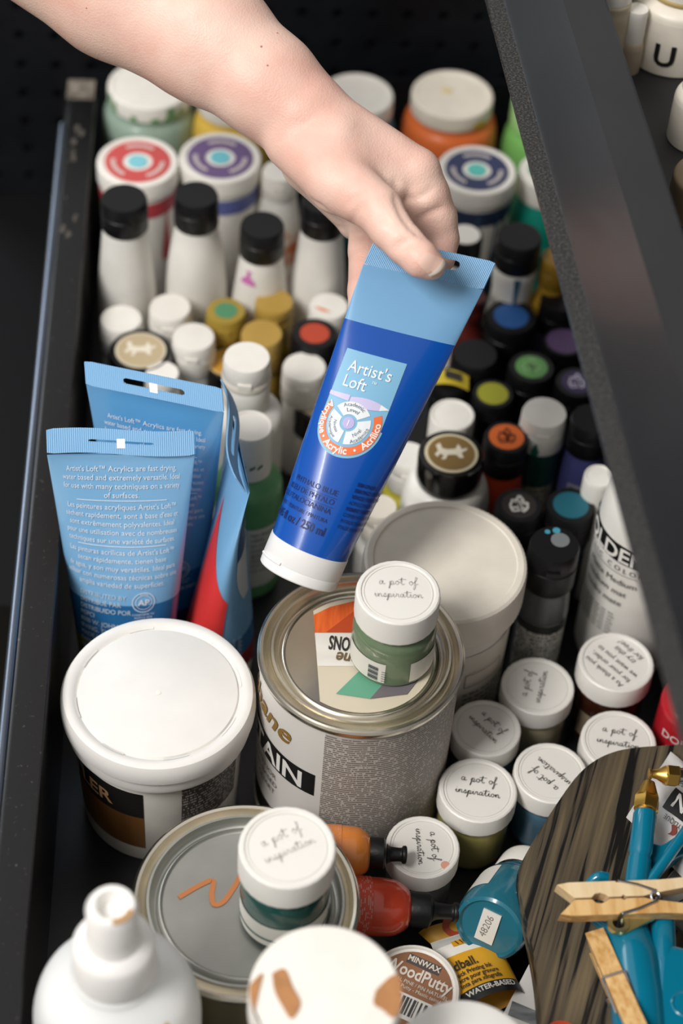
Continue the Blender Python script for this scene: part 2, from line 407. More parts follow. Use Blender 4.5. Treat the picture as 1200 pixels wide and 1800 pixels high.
# upper tray on the right
UZ = .33
A0 = at(838, -60, UZ); A1 = at(1197, 1300, UZ); ud = (A1 - A0).normalized(); ue = Vector((-ud.y, ud.x, 0)) 
if ue.x < 0: ue = -ue
UM = Matrix(((ue.x, -ud.x, 0, A1.x), (ue.y, -ud.y, 0, A1.y), (0, 0, 1, 0), (0, 0, 0, 1)))
ut = thing('upper_tray', 'raised glossy black steel tray edge crossing the right side above the drawer', 'tray', M=UM)
ulen = (A1 - A0).length
fl = extrude_y([(0, UZ - .002), (.0004, UZ), (.0096, UZ), (.0096, UZ - .002)], -.10, ulen + .04, POWDER, 'flange', ut)
w1 = extrude_y([(.0096, UZ - .004), (.0096, UZ), (.030, UZ + .030), (.0325, UZ + .030), (.0325, UZ - .004)], -.10, ulen + .04, GLOSSD, 'sloped_wall', ut)
w2 = extrude_y([(.0325, UZ + .028), (.0325, UZ + .0300), (.034, UZ + .0303), (.052, UZ + .029), (.0535, UZ + .0280), (.0535, UZ - .06), (.0325, UZ - .06)], -.10, ulen + .04, GLOSSD, 'top_rim', ut)
TZ = UZ - .05
MB().box((.0535 + .25, ulen / 2 - .02, TZ - .002), (.5, ulen + .12, .004)).build('tray_floor', mat('dark_grey_mat', '#2b2b2d', .6, var=.2, vscale=60), ut, smooth=False)

# ================================================================== JARS AND BOTTLES AT THE BACK
G_BACK = 'wide jars along the back of the drawer'
AZ = .12
J = container('paint_jar', 'grey-green glass paint jar with green paint smeared down its white lid, back left corner', 'jar', 262, 148, AZ, 146, 172, 'jar', paint('#8fa394', .2), WHITE, .012, group=G_BACK)
smear = MB()
for a, z0, z1, w in ((-62, .002, .0115, .008), (-48, .001, .009, .005), (-15, .0, .005, .006), (38, .0, .010, .01), (55, .001, .007, .006), (15, 0, .004, .008)):
    def fn(u, v, a=a, z0=z0, z1=z1, w=w, r=J['cr'] + .0003):
        aa = math.radians(a) + (u - .5) * w * (1 - .5 * v + .2 * math.sin(9 * v)) / r
        return (r * math.sin(aa), -r * math.cos(aa), z0 + (z1 - z0) * v)
    smear.grid(fn, 5, 6)
smear.build('paint_smear', mat('green_smear', '#6f9a6a', .4), J['cap'])
drip(J, mat('green_smear2', '#5d8a5c', .4), -52, .012, J['h'] * .8, .012, 'paint_smear')
J = container('paint_jar', 'yellow paint jar half hidden behind the forearm', 'jar', 408, 165, AZ, 120, 140, 'jar', paint('#e3bd52', .35), WHITE, .011, group=G_BACK)
J = container('paint_jar', 'teal-blue paint jar with plain white lid just behind the wrist', 'jar', 628, 165, AZ, 128, 146, 'jar', paint('#2e7f97', .3), WHITE, .014, group=G_BACK)
J = container('paint_jar', 'orange paint jar with wide off-white lid, back row', 'jar', 795, 165, AZ, 145, 172, 'jar', paint('#e8763c', .3), CREAM, .012, group=G_BACK)
disc(.004, J['caph'] - .0005, 12, -.004, .004).build('paint_stain', mat('pale_yellow_stain', '#dccb9d', .5), J['cap'])
MB().grid(lambda u, v: ((J['cr'] + .0003) * math.sin(.55 + u * .4), -(J['cr'] + .0003) * math.cos(.55 + u * .4), .001 + .006 * v * (1 - abs(u - .5))), 6, 3).build('paint_smear', mat('yellow_smear', '#d8b544', .5), J['cap'])
J = container('paint_jar', 'light green paint jar partly behind the tray edge, back right', 'jar', 955, 178, AZ, 110, 126, 'jar', paint('#7fc168', .35), paint('#a5d58c'), .018, group=G_BACK)

# ring-printed lids
G_RING = 'white jars with a printed ring on the lid'
def ring_jar(label, px, py, w, bw, ringhex, dothex, bandhex, band):
    J = container('paint_jar', label, 'jar', px, py, .12, w, bw, 'tub', MILK, WHITE, .013, group=G_RING)
    c = J['cap']; z = J['caph'] - .0006; r = J['cr']
    annulus(r * .36, r * .80, z, 48, .0005).build('ring_print', ink(ringhex), c)
    disc(r * .24, z, 32, t=.0006).build('centre_dot', ink(dothex), c)
    mb = MB(); f = flat(z + .0007)
    for k in range(3):
        am = math.radians(90 + 120 * k)
        for q in range(9):
            a = am + (q - 4) * .13; mb.ribbon([(r * .55 * math.cos(a), r * .55 * math.sin(a)), (r * .66 * math.cos(a + .03), r * .66 * math.sin(a + .03))], r * .055, f)
    mb.build('ring_lettering', ink('#d9cfc8'), c)
    lab = label_patch(J['prof'], J['h'] * .86, J['h'] * .97, -100, 100).build('colour_band', ink(bandhex), J['body'])
    return J
J = ring_jar('white jar with a red ring and pale blue dot printed on the lid', 242, 283, 144, 138, '#c4504e', '#7ec4cf', '#b23a42', 1)
drip(J, ink('#b8404a'), 52, J['h'] * .5, J['h'] * .98, .006)
J = ring_jar('white jar with a purple ring and pale blue dot printed on the lid', 387, 276, 145, 138, '#6b5580', '#6fc0cc', '#5a639c', 1)
J = ring_jar('white jar with a navy ring and turquoise dot on the lid, right of the hand', 838, 298, 140, 134, '#343c5e', '#5cbfb4', '#23304e', 1)
for a in (-35, 8, 38, 55): drip(J, ink('#2c4a68'), a, J['h'] * .25, J['h'] * .95, .007)
J = container('paint_jar', 'white-lidded jar showing only a lid edge between hand and orange jar', 'jar', 693, 288, .12, 136, 130, 'tub', MILK, WHITE, .02, group=G_RING)
J = container('paint_bottle', 'small white-capped bottle with orange smeared label below the wrist', 'bottle', 492, 300, .12, 64, 88, 'bottle', MILK, WHITE, .018, 'flip')
lab = label_patch(J['prof'], .02, J['h'] * .8, -80, 70).build('label', two_tone('orange_cream_label', '#c8662f', '#e6dccb', 70, .45, .58, .5), J['body'])
J = container('paint_jar', 'teal paint jar with white lid squeezed beside the tray edge', 'jar', 966, 300, .11, 108, 118, 'jar', paint('#17927f', .3), WHITE, .018)
cap_dot(J, ink('#2c8c6f'), .4, dx=-.006)

# black-capped white bottles
G_BLK = 'white bottles with black flip caps'
def blackcap(label, px, py, z, cw, bw, sq=1.):
    return container('paint_bottle', label, 'bottle', px, py, z, cw, bw, 'bottle', MILK, BLACKP, .022, 'flip', group=G_BLK, sq=sq)
J = blackcap('tall white bottle with black cap against the left wall of the drawer', 218, 348, .15, 84, 108)
drip(J, ink('#3d6f55'), 8, .03, .06, .006)
J = blackcap('tall white bottle with black cap, second from the left wall', 345, 342, .15, 80, 114)
drip(J, ink('#8f9aa3'), 12, .035, .065, .004)
J = blackcap('shorter white bottle with black cap and pink smear under the cap', 461, 395, .135, 80, 106)
drip(J, ink('#c76fae'), -28, J['h'] * .86, J['h'] * .95, .009); drip(J, ink('#c48aa0'), -30, .03, .042, .005); drip(J, ink('#8fb2c8'), -26, .024, .034, .006)
J = blackcap('white bottle with black cap half hidden behind the fingers', 568, 352, .15, 78, 104)
drip(J, ink('#3d5285'), 6, .045, .08, .007)
J = blackcap('white bottle with black cap and a long dark teal drip down its front', 913, 415, .135, 82, 84)
drip(J, ink('#17596e'), 6, .02, J['h'] * .985, .008)
J = container('paint_bottle', 'small bottle with black-rimmed white cap beside the index finger', 'bottle', 818, 412, .115, 62, 66, 'craft', MILK, BLACKP, .02, group=G_BLK)
cap_dot(J, WHITE, .84, 'cap_disc')
J = container('paint_bottle', 'ochre yellow bottle mostly behind the tray edge', 'bottle', 978, 452, .12, 56, 70, 'craft', paint('#a8842a'), paint('#8f6d20'), .02, 'flip')
J = container('paint_bottle', 'dark red-brown bottle with pale label strip behind the blue tube', 'bottle', 832, 520, .10, 46, 56, 'craft', paint('#5b211a'), paint('#4a1b16'), .018, 'flip')
label_patch(J['prof'], .01, .065, 15, 70).build('label', PAPER, J['body'])

# small craft bottles behind the light blue tubes
G_CR = 'small craft paint bottles'
def craft(label, px, py, z, cw, bw, body, cap, caph=.024, kind='flip', dot=None, frac=.62, gr=G_CR, **k):
    J = container('paint_bottle', label, 'bottle', px, py, z, cw, bw, 'craft', body, cap, caph, kind, group=gr, **k)
    if dot: cap_dot(J, dot, frac)
    return J
craft('pale cloudy bottle with white flip cap beside the left wall', 213, 560, .085, 76, 78, paint('#b9c0b4', .25), WHITE)
craft('white-capped craft bottle below the second tall bottle', 299, 540, .09, 76, 78, MILK, WHITE)
craft('olive ochre bottle with a green dot on its cap', 397, 546, .09, 72, 80, paint('#8d7a30'), paint('#a38b3a'), dot=ink('#4f8a63'), frac=.56)
craft('ochre bottle with plain ochre cap in the farther row', 482, 530, .09, 70, 78, paint('#8f7427'), paint('#b39245'))
J = craft('white-capped bottle with orange paint smear behind the fingertips', 578, 538, .09, 72, 78, MILK, WHITE)
MB().grid(lambda u, v: (-.009 + .011 * u, -.002 - .004 * u + .0025 * (v - .5) * math.sin(3.1 * u + .1), J['caph'] + .0003), 8, 2).build('paint_smear', ink('#e07b38'), J['cap'])
craft('white-capped bottle between the two ochre bottles and the tube top', 340, 592, .09, 78, 76, MILK, WHITE)
craft('ochre bottle with ochre cap in the nearer row', 460, 586, .09, 76, 78, paint('#8f7427'), paint('#b5944a'))
craft('black-capped bottle with brick red dot', 553, 586, .09, 84, 78, paint('#2a1d22'), BLACKP, dot=ink('#b8452c'), frac=.62)
craft('white-capped bottle just left of the held blue tube', 535, 645, .085, 80, 76, MILK, WHITE)
craft('white cap showing through the hang hole of the rear light blue tube', 285, 655, .085, 62, 70, MILK, WHITE)
def emblem(mb, f, s, n):
    shapes = {'horse': [(-1, -.2), (-.8, .05), (-.95, .55), (-.7, .75), (-.55, .3), (-.2, .25), (.25, .35), (.35, .75), (.5, .6), (.6, .35), (.95, .5), (.9, .3), (.6, .05), (.75, -.35), (.5, -.4), (.3, -.15), (-.2, -.2), (-.35, -.6), (-.6, -.6), (-.45, -.3), (-.65, -.15), (-.85, -.45)]}
    mb.poly([(x * s, y * s) for x, y in shapes[n]], f); return mb
def horse_jar(label, px, py, z, lw, bw, disc_m, ring_m, fig_m, body_m, fr=.80, kind='pot', figs=.5, rot=0.):
    J = container('wax_jar', label, 'jar', px, py, z, lw, bw, kind, body_m, GLOSSK, .02, seg=56)
    c = J['cap']; zt = J['caph'] - .0003
    disc(J['cr'] * fr, zt, 48, t=.0006).build('lid_sticker', ring_m, c)
    disc(J['cr'] * fr * .88, zt, 48, t=.0008).build('sticker_centre', disc_m, c)
    emblem(MB(), lambda x, y: (x * math.cos(rot) - y * math.sin(rot), x * math.sin(rot) + y * math.cos(rot), zt + .0010), J['cr'] * figs, 'horse').build('horse_emblem', fig_m, c, smooth=False)
    return J
horse_jar('black-lidded jar with beige horse sticker behind the rear blue tube', 247, 616, .085, 112, 100, ink('#b9a684'), ink('#c9bda4'), ink('#e2d9c6'), MILK)
horse_jar('black-lidded jar with mustard yellow sticker behind the white flip-cap bottle', 400, 637, .07, 86, 82, ink('#c08d2c'), ink('#d0b072'), ink('#c79a45'), MILK)
J = horse_jar('black-lidded jar with cream sticker touching the left edge of the held tube', 562, 706, .06, 100, 96, ink('#d3cbb0'), ink('#c6bda2'), ink('#2d2b28'), MILK, figs=.42, rot=1.3)
J = horse_jar('white jar with big glossy black lid and gold-brown horse sticker', 793, 797, .10, 118, 160, ink('#7d6232'), ink('#cfc3a4'), ink('#d9d0bb'), MILK, figs=.5)
label_patch(J['prof'], J['h'] * .80, J['h'] * .90, -45, 12).build('black_mark', GLOSSK, J['body'])
# big white flip-top and green bottle
J = container('paint_bottle', 'big white bottle with white flip cap behind the folded tube', 'bottle', 434, 628, .135, 86, 136, 'drum', MILK, WHITE, .034, 'flip')
MB().lathe([(J['cr'] * 1.01, .0165), (J['cr'] * 1.035, .018), (J['cr'] * 1.035, .0205), (J['cr'] * 1.0, .022)], 40).build('cap_seal', CREAM, J['cap'])
J = container('paint_bottle', 'soft green bottle with white cap standing beside the folded tube', 'bottle', 440, 748, .13, 80, 124, 'drum', paint('#5f9a68', .35), WHITE, .034)
lab = label_patch(J['prof'], .012, J['h'] * .66, 0, 62).build('label', mat('grey_label', '#c9cbc4', .5), J['body'])
mb = MB(); fn = cyl(J['R'], 0, math.radians(10), .0007)
for k, s in enumerate(('ter-based.', 'rable.', 'to most', 'ood, fabric.', 'que.', 'clay.', 'and more', 'nd water')):
    put_text(mb, s, .0042, fn, 0, J['h'] * .6 - .0045 * k)
mb.build('label_text', ink('#2a2d2a'), lab, smooth=False)
mb = MB()
for a, z in ((-20, .0335), (5, .0325), (25, .034)):
    mb.grid(lambda u, v, a=a: ((J['cr'] + .0004) * math.sin(math.radians(a + 14 * u)), -(J['cr'] + .0004) * math.cos(math.radians(a + 14 * u)), .010 + .002 * v + .002 * u), 4, 1)
mb.build('paint_smear', ink('#3c6a3f'), J['cap'])

# ------------------------------------------------------------------ dark bottles on the right
def folk(mb, f, s, w):
    """three outlined paint bottles, as on the cap stickers"""
    for cx, cy, a, k in ((-.30, -.15, .25, 1.), (.35, -.2, -.5, .8), (.05, .45, .1, .7)):
        pts = [(-.28, -.5), (.28, -.5), (.36, -.1), (.3, .25), (.12, .4), (.12, .62), (-.12, .62), (-.12, .4), (-.3, .25), (-.36, -.1), (-.28, -.5)]
        c, n = math.cos(a), math.sin(a)
        mb.ribbon([((cx + k * (x * c - y * n)) * s, (cy + k * (x * n + y * c)) * s) for x, y in pts], w, f)
        mb.ribbon([((cx + k * (x * c - y * n)) * s, (cy + k * (x * n + y * c)) * s) for x, y in ((-.3, -.15), (.3, -.15))], w, f)
    return mb
G_DK = 'dark craft bottles packed on the right'
def darkcraft(label, px, py, z, cw, bw, bodyhex, dot=None, frac=.66, logo=None, cap=None, kind='flip'):
    J = craft(label, px, py, z, cw, bw, paint(bodyhex, .3), cap or BLACKP, dot=ink(dot) if dot else None, frac=frac, gr=G_DK, kind=kind)
    if logo: folk(MB(), flat(J['caph'] + .0005), J['cr'] * .55, J['cr'] * .09).build('cap_emblem', ink(logo), J['cap'], smooth=False)
    return J
J = darkcraft('black-capped bottle with a bright blue cap disc', 898, 556, .09, 94, 82, '#171a2c', '#2a5ea0', .66)
darkcraft('black and lilac bottle lying against the tray edge', 985, 525, .095, 72, 72, '#8a76a6', None)
darkcraft('black-capped bottle with dull purple disc near the tray edge', 992, 600, .085, 78, 74, '#2b1f33', '#5d4470', .8)
darkcraft('plain black-capped bottle in the shade behind the held tube', 835, 622, .09, 82, 76, '#1d1620')
darkcraft('black-capped bottle with pale green printed disc', 934, 645, .09, 84, 78, '#15171a', '#6aa35c', .68, '#8fc07f')
J = darkcraft('black-capped bottle with violet disc and white emblem', 1014, 672, .09, 80, 74, '#231d3a', '#3e3159', .7, '#c9c0d6')
J = darkcraft('black bottle topped with yellow-green paint', 866, 692, .085, 76, 70, '#191a14', '#9a9a28', .72)
J = darkcraft('bottle crowned by a yellow and black torn tag', 792, 668, .085, 70, 66, '#1a1916', None)
mb = MB().grid(lambda u, v: (-.010 + .021 * u, .007 - .013 * v - .004 * u, J['caph'] + .001 + .003 * math.sin(u * 3)), 8, 2)
mb.build('torn_tag', ink('#b9a325'), J['cap']); MB().grid(lambda u, v: (-.004 + .010 * u, .004 - .007 * v - .003 * u, J['caph'] + .0050), 3, 2).build('tag_print', ink('#22221c'), J['cap'])
J = darkcraft('white-capped bottle shaded behind the gold-brown horse jar', 795, 728, .09, 80, 74, '#b7b08f', cap=WHITE, kind='screw')
J = darkcraft('dark green bottle with white flip cap and green drip', 957, 725, .105, 82, 78, '#173b34', cap=WHITE)
drip_mb = MB(); r = J['cr'] + .0005
drip_mb.grid(lambda u, v: (r * math.sin(-.25 + (u - .5) * (.22 + .12 * math.sin(5 * v))), -r * math.cos(-.25 + (u - .5) * .2), .0005 + .010 * v), 3, 8)
drip_mb.build('paint_drip', ink('#0f5a48'), J['cap'])
label_patch(J['prof'], .008, J['h'] * .66, -55, 55).build('label', printed('green_bottle_print', '#a59f86', '#3a4038', 10, 22), J['body'])
J = darkcraft('orange-red bottle with black cap and orange printed disc', 890, 768, .095, 82, 82, '#d9502f', '#dd6a26', .76, '#7d3a16')
label_patch(J['prof'], .01, J['h'] * .6, -60, 60).build('label', printed('orange_bottle_print', '#cf5233', '#e37a55', 5, 9, .5), J['body'])
J = darkcraft('black bottle with white outlined emblem on its cap', 912, 888, .085, 86, 80, '#151318', '#2b2422', .72, '#d8d4cc')
J = darkcraft('black bottle with deep teal disc on its cap', 1003, 888, .085, 90, 82, '#122026', '#155a68', .7)
J = darkcraft('lavender blue bottle behind the white bottle by the tray edge', 1040, 735, .11, 76, 76, '#46497c', None)
label_patch(J['prof'], .008, J['h'] * .75, -40, 40).build('label', printed('lavender_print', '#8d8b92', '#4c4a55', 12, 20), J['body'])
J = container('paint_bottle', 'charcoal bottle with black cap, grey dot and printed label beside the white tub', 'bottle', 975, 957, .115, 92, 92, 'craft', mat('grey_ink_plastic', '#55585a', .3), BLACKP, .030, 'flip')
cap_dot(J, ink('#6f7473'), .36, dx=.003, dy=.0035)
disc(.0016, J['caph'] - .0003, 12, -.004, .009).build('paint_speck', ink('#3f8fa3'), J['cap'])
disc(.0022, J['caph'] - .0003, 12, .001, .0105).build('paint_speck', ink('#3f8fa3'), J['cap'])
lab = label_patch(J['prof'], .004, J['h'] * .72, -68, 62).build('label', printed('charcoal_label', '#d8d6cd', '#2c2d2c', 20, 34, .5), J['body'])
label_patch(J['prof'], J['h'] * .64, J['h'] * .72, -68, 62, eps=.0006).build('label_band', ink('#2c2e30'), J['body'])
J = craft('yellow paint bottle between the held tube and the horse jar', 718, 800, .07, 70, 82, paint('#b6ad3b'), MILK, gr=None)
J = craft('grey-white bottle behind the held tube and the white tub', 668, 890, .075, 62, 78, MILK, CREAM, gr=None)

# white artist bottle by the tray edge
craft('small white-capped bottle between the lettered white bottle and the teal-dotted cap', 1054, 836, .10, 56, 62, MILK, WHITE, gr=None, kind='screw')
BB = at(1143, 925, .105); BB = Vector((BB.x, BB.y, 0))
t = thing('medium_bottle', 'large white artist medium bottle with black lettered band beside the tray edge', 'bottle', BB)
pr = [(0, 0), (.0275, 0), (.0295, .006), (.030, .03), (.030, .112)] + smooth_prof([(.030, .112), (.0285, .128), (.0235, .146), (.0165, .158), (.012, .163)])
bd = MB().lathe(pr + [(0, .163)], 56).build('body', MILK, t)
screw_lid(.0125, .02, 36, .02).build('cap', WHITE, t, (0, 0, .163))
Rp = prof_at(pr); a0 = math.radians(-60)
label_patch(Rp, .0995, .1130, -120, 0).build('brand_band', ink('#111111'), bd)
mb = MB(); put_text(mb, 'GOLDEN', .0150, cyl(Rp, 0, a0, .0009), 0, .1012, True, 'CENTER'); mb.build('brand_lettering', ink('#e6e3dc'), bd, smooth=False)
mb = MB(); f = cyl(Rp, 0, a0, .0007)
put_text(mb, 'A C R Y L I C   C O L O R S', .0052, f, .002, .0935, align='CENTER')
mb.ribbon([(-.026 + .052 * k / 16, .0915) for k in range(17)], .0004, f)
for k, (s, z) in enumerate((('Matte Medium', .083), ('médium mat', .0745), ('medio mate', .066))): put_text(mb, s, .0062, f, -.010, z)
for k in range(7):
    for q in range(6): mb.ribbon([(-.012 + .005 * q, .057 - .0028 * k), (-.0085 + .005 * q + .0008 * ((k * q) % 2), .057 - .0028 * k)], .0008, f)
mb.build('label_text', ink('#3b3a38'), bd, smooth=False)

# ================================================================== TUBS, CANS AND POTS
J = container('gesso_tub', 'large off-white plastic tub with ribbed screw lid behind the open-top can', 'tub', 783, 984, .115, 290, 262, 'tub', MILK, CREAM, .024, ribs=.005, seg=190)
J['cap'].name = 'ribbed_lid'
lab = label_patch(J['prof'], .012, J['h'] * .86, -10, 88, 30).build('label', mat('tub_label', '#d8d3c6', .4), J['body'])
mb = MB(); f = cyl(J['R'], 0, math.radians(24), .0008)
for a, b in (((0, .062), (.026, .062)), ((.026, .062), (.026, .051)), ((.026, .051), (0, .051)), ((0, .051), (0, .062))): mb.ribbon([(a[0] + (b[0] - a[0]) * k / 6, a[1] + (b[1] - a[1]) * k / 6) for k in range(7)], .0005, f)
for k in range(9):
    n = 9 - (k % 3)
    for q in range(n): mb.ribbon([(.004 * q, .044 - .0042 * k), (.004 * q + .0022 + .0012 * ((q * 7 + k * 3) % 2), .044 - .0042 * k)], .0013, f)
mb.build('label_text', ink('#55534e'), lab, smooth=False)

def paint_can(label, px, py, z, w, h, group, mlid, bodym):
    p = at(px, py, z); R = w / 2 * dep(p) / F
    t = thing('paint_can', label, 'can', (p.x, p.y, z - h), group)
    b = MB().lathe([(0, 0), (R * .965, 0), (R * .985, .001), (R * .985, .003), (R * .965, .005), (R * .962, h - .006)], 96).build('body', bodym, t)
    MB().lathe([(R * .962, h - .0062), (R * .985, h - .005), (R, h - .003), (R, h - .001), (R * .985, h)], 96).build('top_seam', TIN, t)
    ri = R * .80
    MB().lathe([(R * .985, h - .0002), (R * .97, h + .0006), (R * .945, h + .0002), (R * .93, h - .003), (R * .905, h - .0042), (R * .885, h - .002), (R * .875, h - .0008)], 96).build('rim', TIN, t)
    l = MB().lathe([(R * .876, h - .0012), (R * .866, h + .0004), (R * .845, h + .0004), (R * .83, h - .002), (R * .815, h - .0045), (R * .79, h - .0048), (R * .765, h - .0026), (R * .75, h - .0024), (R * .735, h - .0036), (R * .72, h - .0038), (0, h - .0038)], 96).build('can_lid', mlid, t, ang=60)
    return t, b, l, R, p
G_CAN = 'tin cans in the drawer'
t, b, cl, R, pc = paint_can('wood stain tin with text-covered label, carrying the sage green pot on its lid', 635, 1143, .124, 366, .124, G_CAN, TIN, WHITE)
zl = .124 - .0038
Rb = R * .964
lab = label_patch(Rb, .006, .117, -178, -17, 60, .0003).build('front_label', mat('stain_label_white', '#d9d5cf', .35), b)
label_patch(Rb, .006, .117, -17, 150, 60, .0003).build('fine_print_label', printed('stain_fine_print', '#c0b9b0', '#7a736c', 64, 95, .43), b)
label_patch(Rb, .0605, .079, -140, -21, 40, .0006).build('black_band', ink('#121212'), b)
mb = MB(); put_text(mb, 'STAIN', .0195, cyl(Rb, 0, math.radians(-28), .001), 0, .0632, True, 'RIGHT'); mb.build('stain_lettering', ink('#e8e5df'), b, smooth=False)
mb = MB(); put_text(mb, 'thane', .021, cyl(Rb, 0, math.radians(-40), .0009), 0, .092, True, 'RIGHT', shear=.3, rot=-.04); mb.build('gold_lettering', ink('#8a6a35'), b, smooth=False)
mb = MB(); f = cyl(Rb, 0, math.radians(-62), .0008)
for k, s in enumerate(('INTERIOR', 'OIL-BASED', '1 QUART')): put_text(mb, s, .0055, f, 0, .051 - .007 * k, align='CENTER')
mb.build('label_text', ink('#7b756f'), b, smooth=False)
label_patch(Rb, .006, .022, -100, -42, 30, .0006).build('black_base_panel', ink('#151413'), b)
# sticker on the lid, upside down to the viewer
rs = R * .70
def clip_poly(mb, pts, z):
    mb.poly(pts, flat(z)); return mb
def onlid(px, py):
    q = at(px, py, zl); return (q.x - pc.x, q.y - pc.y)
def lidpoly(pxs, name, m, dz):
    pts = []
    for q in pxs:
        x, y = onlid(*q); l = math.hypot(x, y)
        if l > rs: x, y = x * rs / l, y * rs / l
        pts.append((x, y))
    return MB().poly(pts, flat(zl + dz)).build(name, m, cl, smooth=False)
arcpts = [(rs * math.cos(a), rs * math.sin(a)) for a in np.linspace(math.radians(118), math.radians(-132), 30)]
xa, ya = onlid(551, 1090); 
arcpts = [(rs * math.cos(a), rs * math.sin(a)) for a in np.linspace(math.radians(150), math.radians(-135), 40) if True]
_a, _b = onlid(551, 1084), onlid(560, 1205)
def clip_half(pts):
    sd = lambda q: (_b[0] - _a[0]) * (q[1] - _a[1]) - (_b[1] - _a[1]) * (q[0] - _a[0]); o = []
    for p0, p1 in zip(pts, pts[1:] + pts[:1]):
        s0, s1 = sd(p0), sd(p1)
        if s0 >= 0: o.append(p0)
        if (s0 > 0) != (s1 > 0) and s0 != s1: k = s0 / (s0 - s1); o.append((p0[0] + (p1[0] - p0[0]) * k, p0[1] + (p1[1] - p0[1]) * k))
    return o
arcpts = clip_half([(rs * math.cos(a), rs * math.sin(a)) for a in np.linspace(0, 2 * math.pi, 72)[:-1]])[::-1]
MB().poly(arcpts[::-1], flat(zl + .0003)).build('lid_sticker', ink('#c9bfa9'), cl, smooth=False)
def clipx(poly_px, name, m, dz):
    return lidpoly(poly_px, name, m, dz)
clipx([(551, 1082), (580, 1068), (640, 1052), (700, 1050), (690, 1113), (553, 1113)], 'orange_panel', two_tone('orange_wood', '#c9521d', '#e8712f', 260, .35, .65, .5, (1, .12, 1)), .0006)
clipx([(573, 1113), (640, 1062), (700, 1060), (700, 1113)], 'dark_orange_panel', ink('#b3441d'), .0009)
clipx([(553, 1114), (700, 1116), (702, 1172), (558, 1172)], 'white_panel', two_tone('whitewood', '#cfcac0', '#dedad2', 90, .35, .65, .5, (.2, 1, 1)), .0006)
clipx([(590, 1221), (636, 1176), (690, 1184), (650, 1230)], 'green_stripe', ink('#5f9d80'), .0008)
clipx([(650, 1230), (690, 1184), (740, 1190), (715, 1222)], 'grey_stripe', ink('#6a6468'), .0008)
mb = MB(); x, y = onlid(616, 1124); put_text(mb, 'ONS', .0128, flat(zl + .0012), x, y, True, rot=math.pi - .04, sx=.42)
mb.build('lid_lettering', ink('#2e2b28'), cl, smooth=False)
mb = MB(); x, y = onlid(630, 1153); put_text(mb, 'ane', .011, flat(zl + .0012), x, y, True, rot=math.pi - .06, shear=.2, sx=.72); mb.build('gold_lid_lettering', ink('#6d5a3c'), cl, smooth=False)

t2, b2, cl2, R2, pc2 = paint_can('tin can whose dull grey lid has an orange scribble, in the near foreground', 432, 1580, .085, 402, .085, G_CAN, TINLID, mat('tin_label_tan', '#8a7f63', .35, metal=.6))
zl2 = .085 - .0038
mb = MB()
pts = [at(px, py, zl2) for px, py in ((314, 1578), (352, 1556), (374, 1549), (372, 1572), (376, 1590), (392, 1586), (410, 1562), (424, 1536))]
mb.ribbon([(a[0] - pc2.x, a[1] - pc2.y) for a in crom([(q.x, q.y) for q in pts], 6)], .0026, flat(zl2 + .0004))
mb.build('orange_scribble', ink('#a8683a'), cl2, smooth=False)

# plastic filler tub
p = at(278, 1214, .098); R = 345 / 2 * dep(p) / F
t = thing('filler_tub', 'big white snap-lid tub with black and brown label below the light blue tubes', 'tub', (p.x, p.y, 0))
pr = [(0, 0), (R * .80, 0), (R * .82, .002), (R * .885, .082), (R * .885, .084)]
b = MB().lathe(pr + [(0, .084)], 80).build('body', WHITE, t)
lid = MB().lathe([(R * .90, .076), (R * .955, .0755), (R * .965, .078), (R * .962, .084), (R * .995, .0855), (R, .088), (R * .995, .094), (R * .965, .0972), (R * .93, .098), (R * .885, .0978), (R * .845, .0966), (R * .825, .0955), (R * .81, .0968), (R * .80, .0970), (0, .0964)], 96).build('snap_lid', mat('snap_lid_white', '#e2dfda', .45, var=.03, vscale=60, bump=.05), t)
for a in range(10, 370, 45):
    MB().grid(lambda u, v, a=a: (R * (.832 + .022 * v) * math.cos(math.radians(a + 18 * u)), R * (.832 + .022 * v) * math.sin(math.radians(a + 18 * u)), .0966 + .0006 * v), 6, 1).build('lid_tab', mat('snap_lid_white', '#e2dfda', .45), lid)
MB().lathe([(0, .0963), (.0015, .0966), (0, .0968)], 12).build('mould_mark', WHITE, lid)
disc(.0035, .0963, 10, -.016, -.024).build('stain_spot', mat('tan_spot', '#d8c6ab', .5), lid)
Rt = prof_at(pr)
label_patch(Rt, .044, .067, -150, -4, 50).build('black_band', ink('#191715'), b)
label_patch(Rt, .014, .044, -150, -4, 50).build('brown_band', two_tone('brown_wood_print', '#5a3a1a', '#7a5228', 50, .3, .7, .45, (1, 1, .2)), b)
mb = MB(); put_text(mb, 'FILLER', .0150, cyl(Rt, 0, math.radians(-27), .0008), 0, .050, True, 'RIGHT'); mb.build('label_lettering', ink('#b08a62'), b, smooth=False)
label_patch(Rt, .035, .074, 22, 72, 20).build('print_panel', printed('filler_print', '#4b4744', '#a29c96', 16, 26, .5), b)
label_patch(Rt, .055, .0735, -150, -55, 30, .0005).build('blue_grey_panel', mat('label_grey_blue', '#6f7783', .45), b)

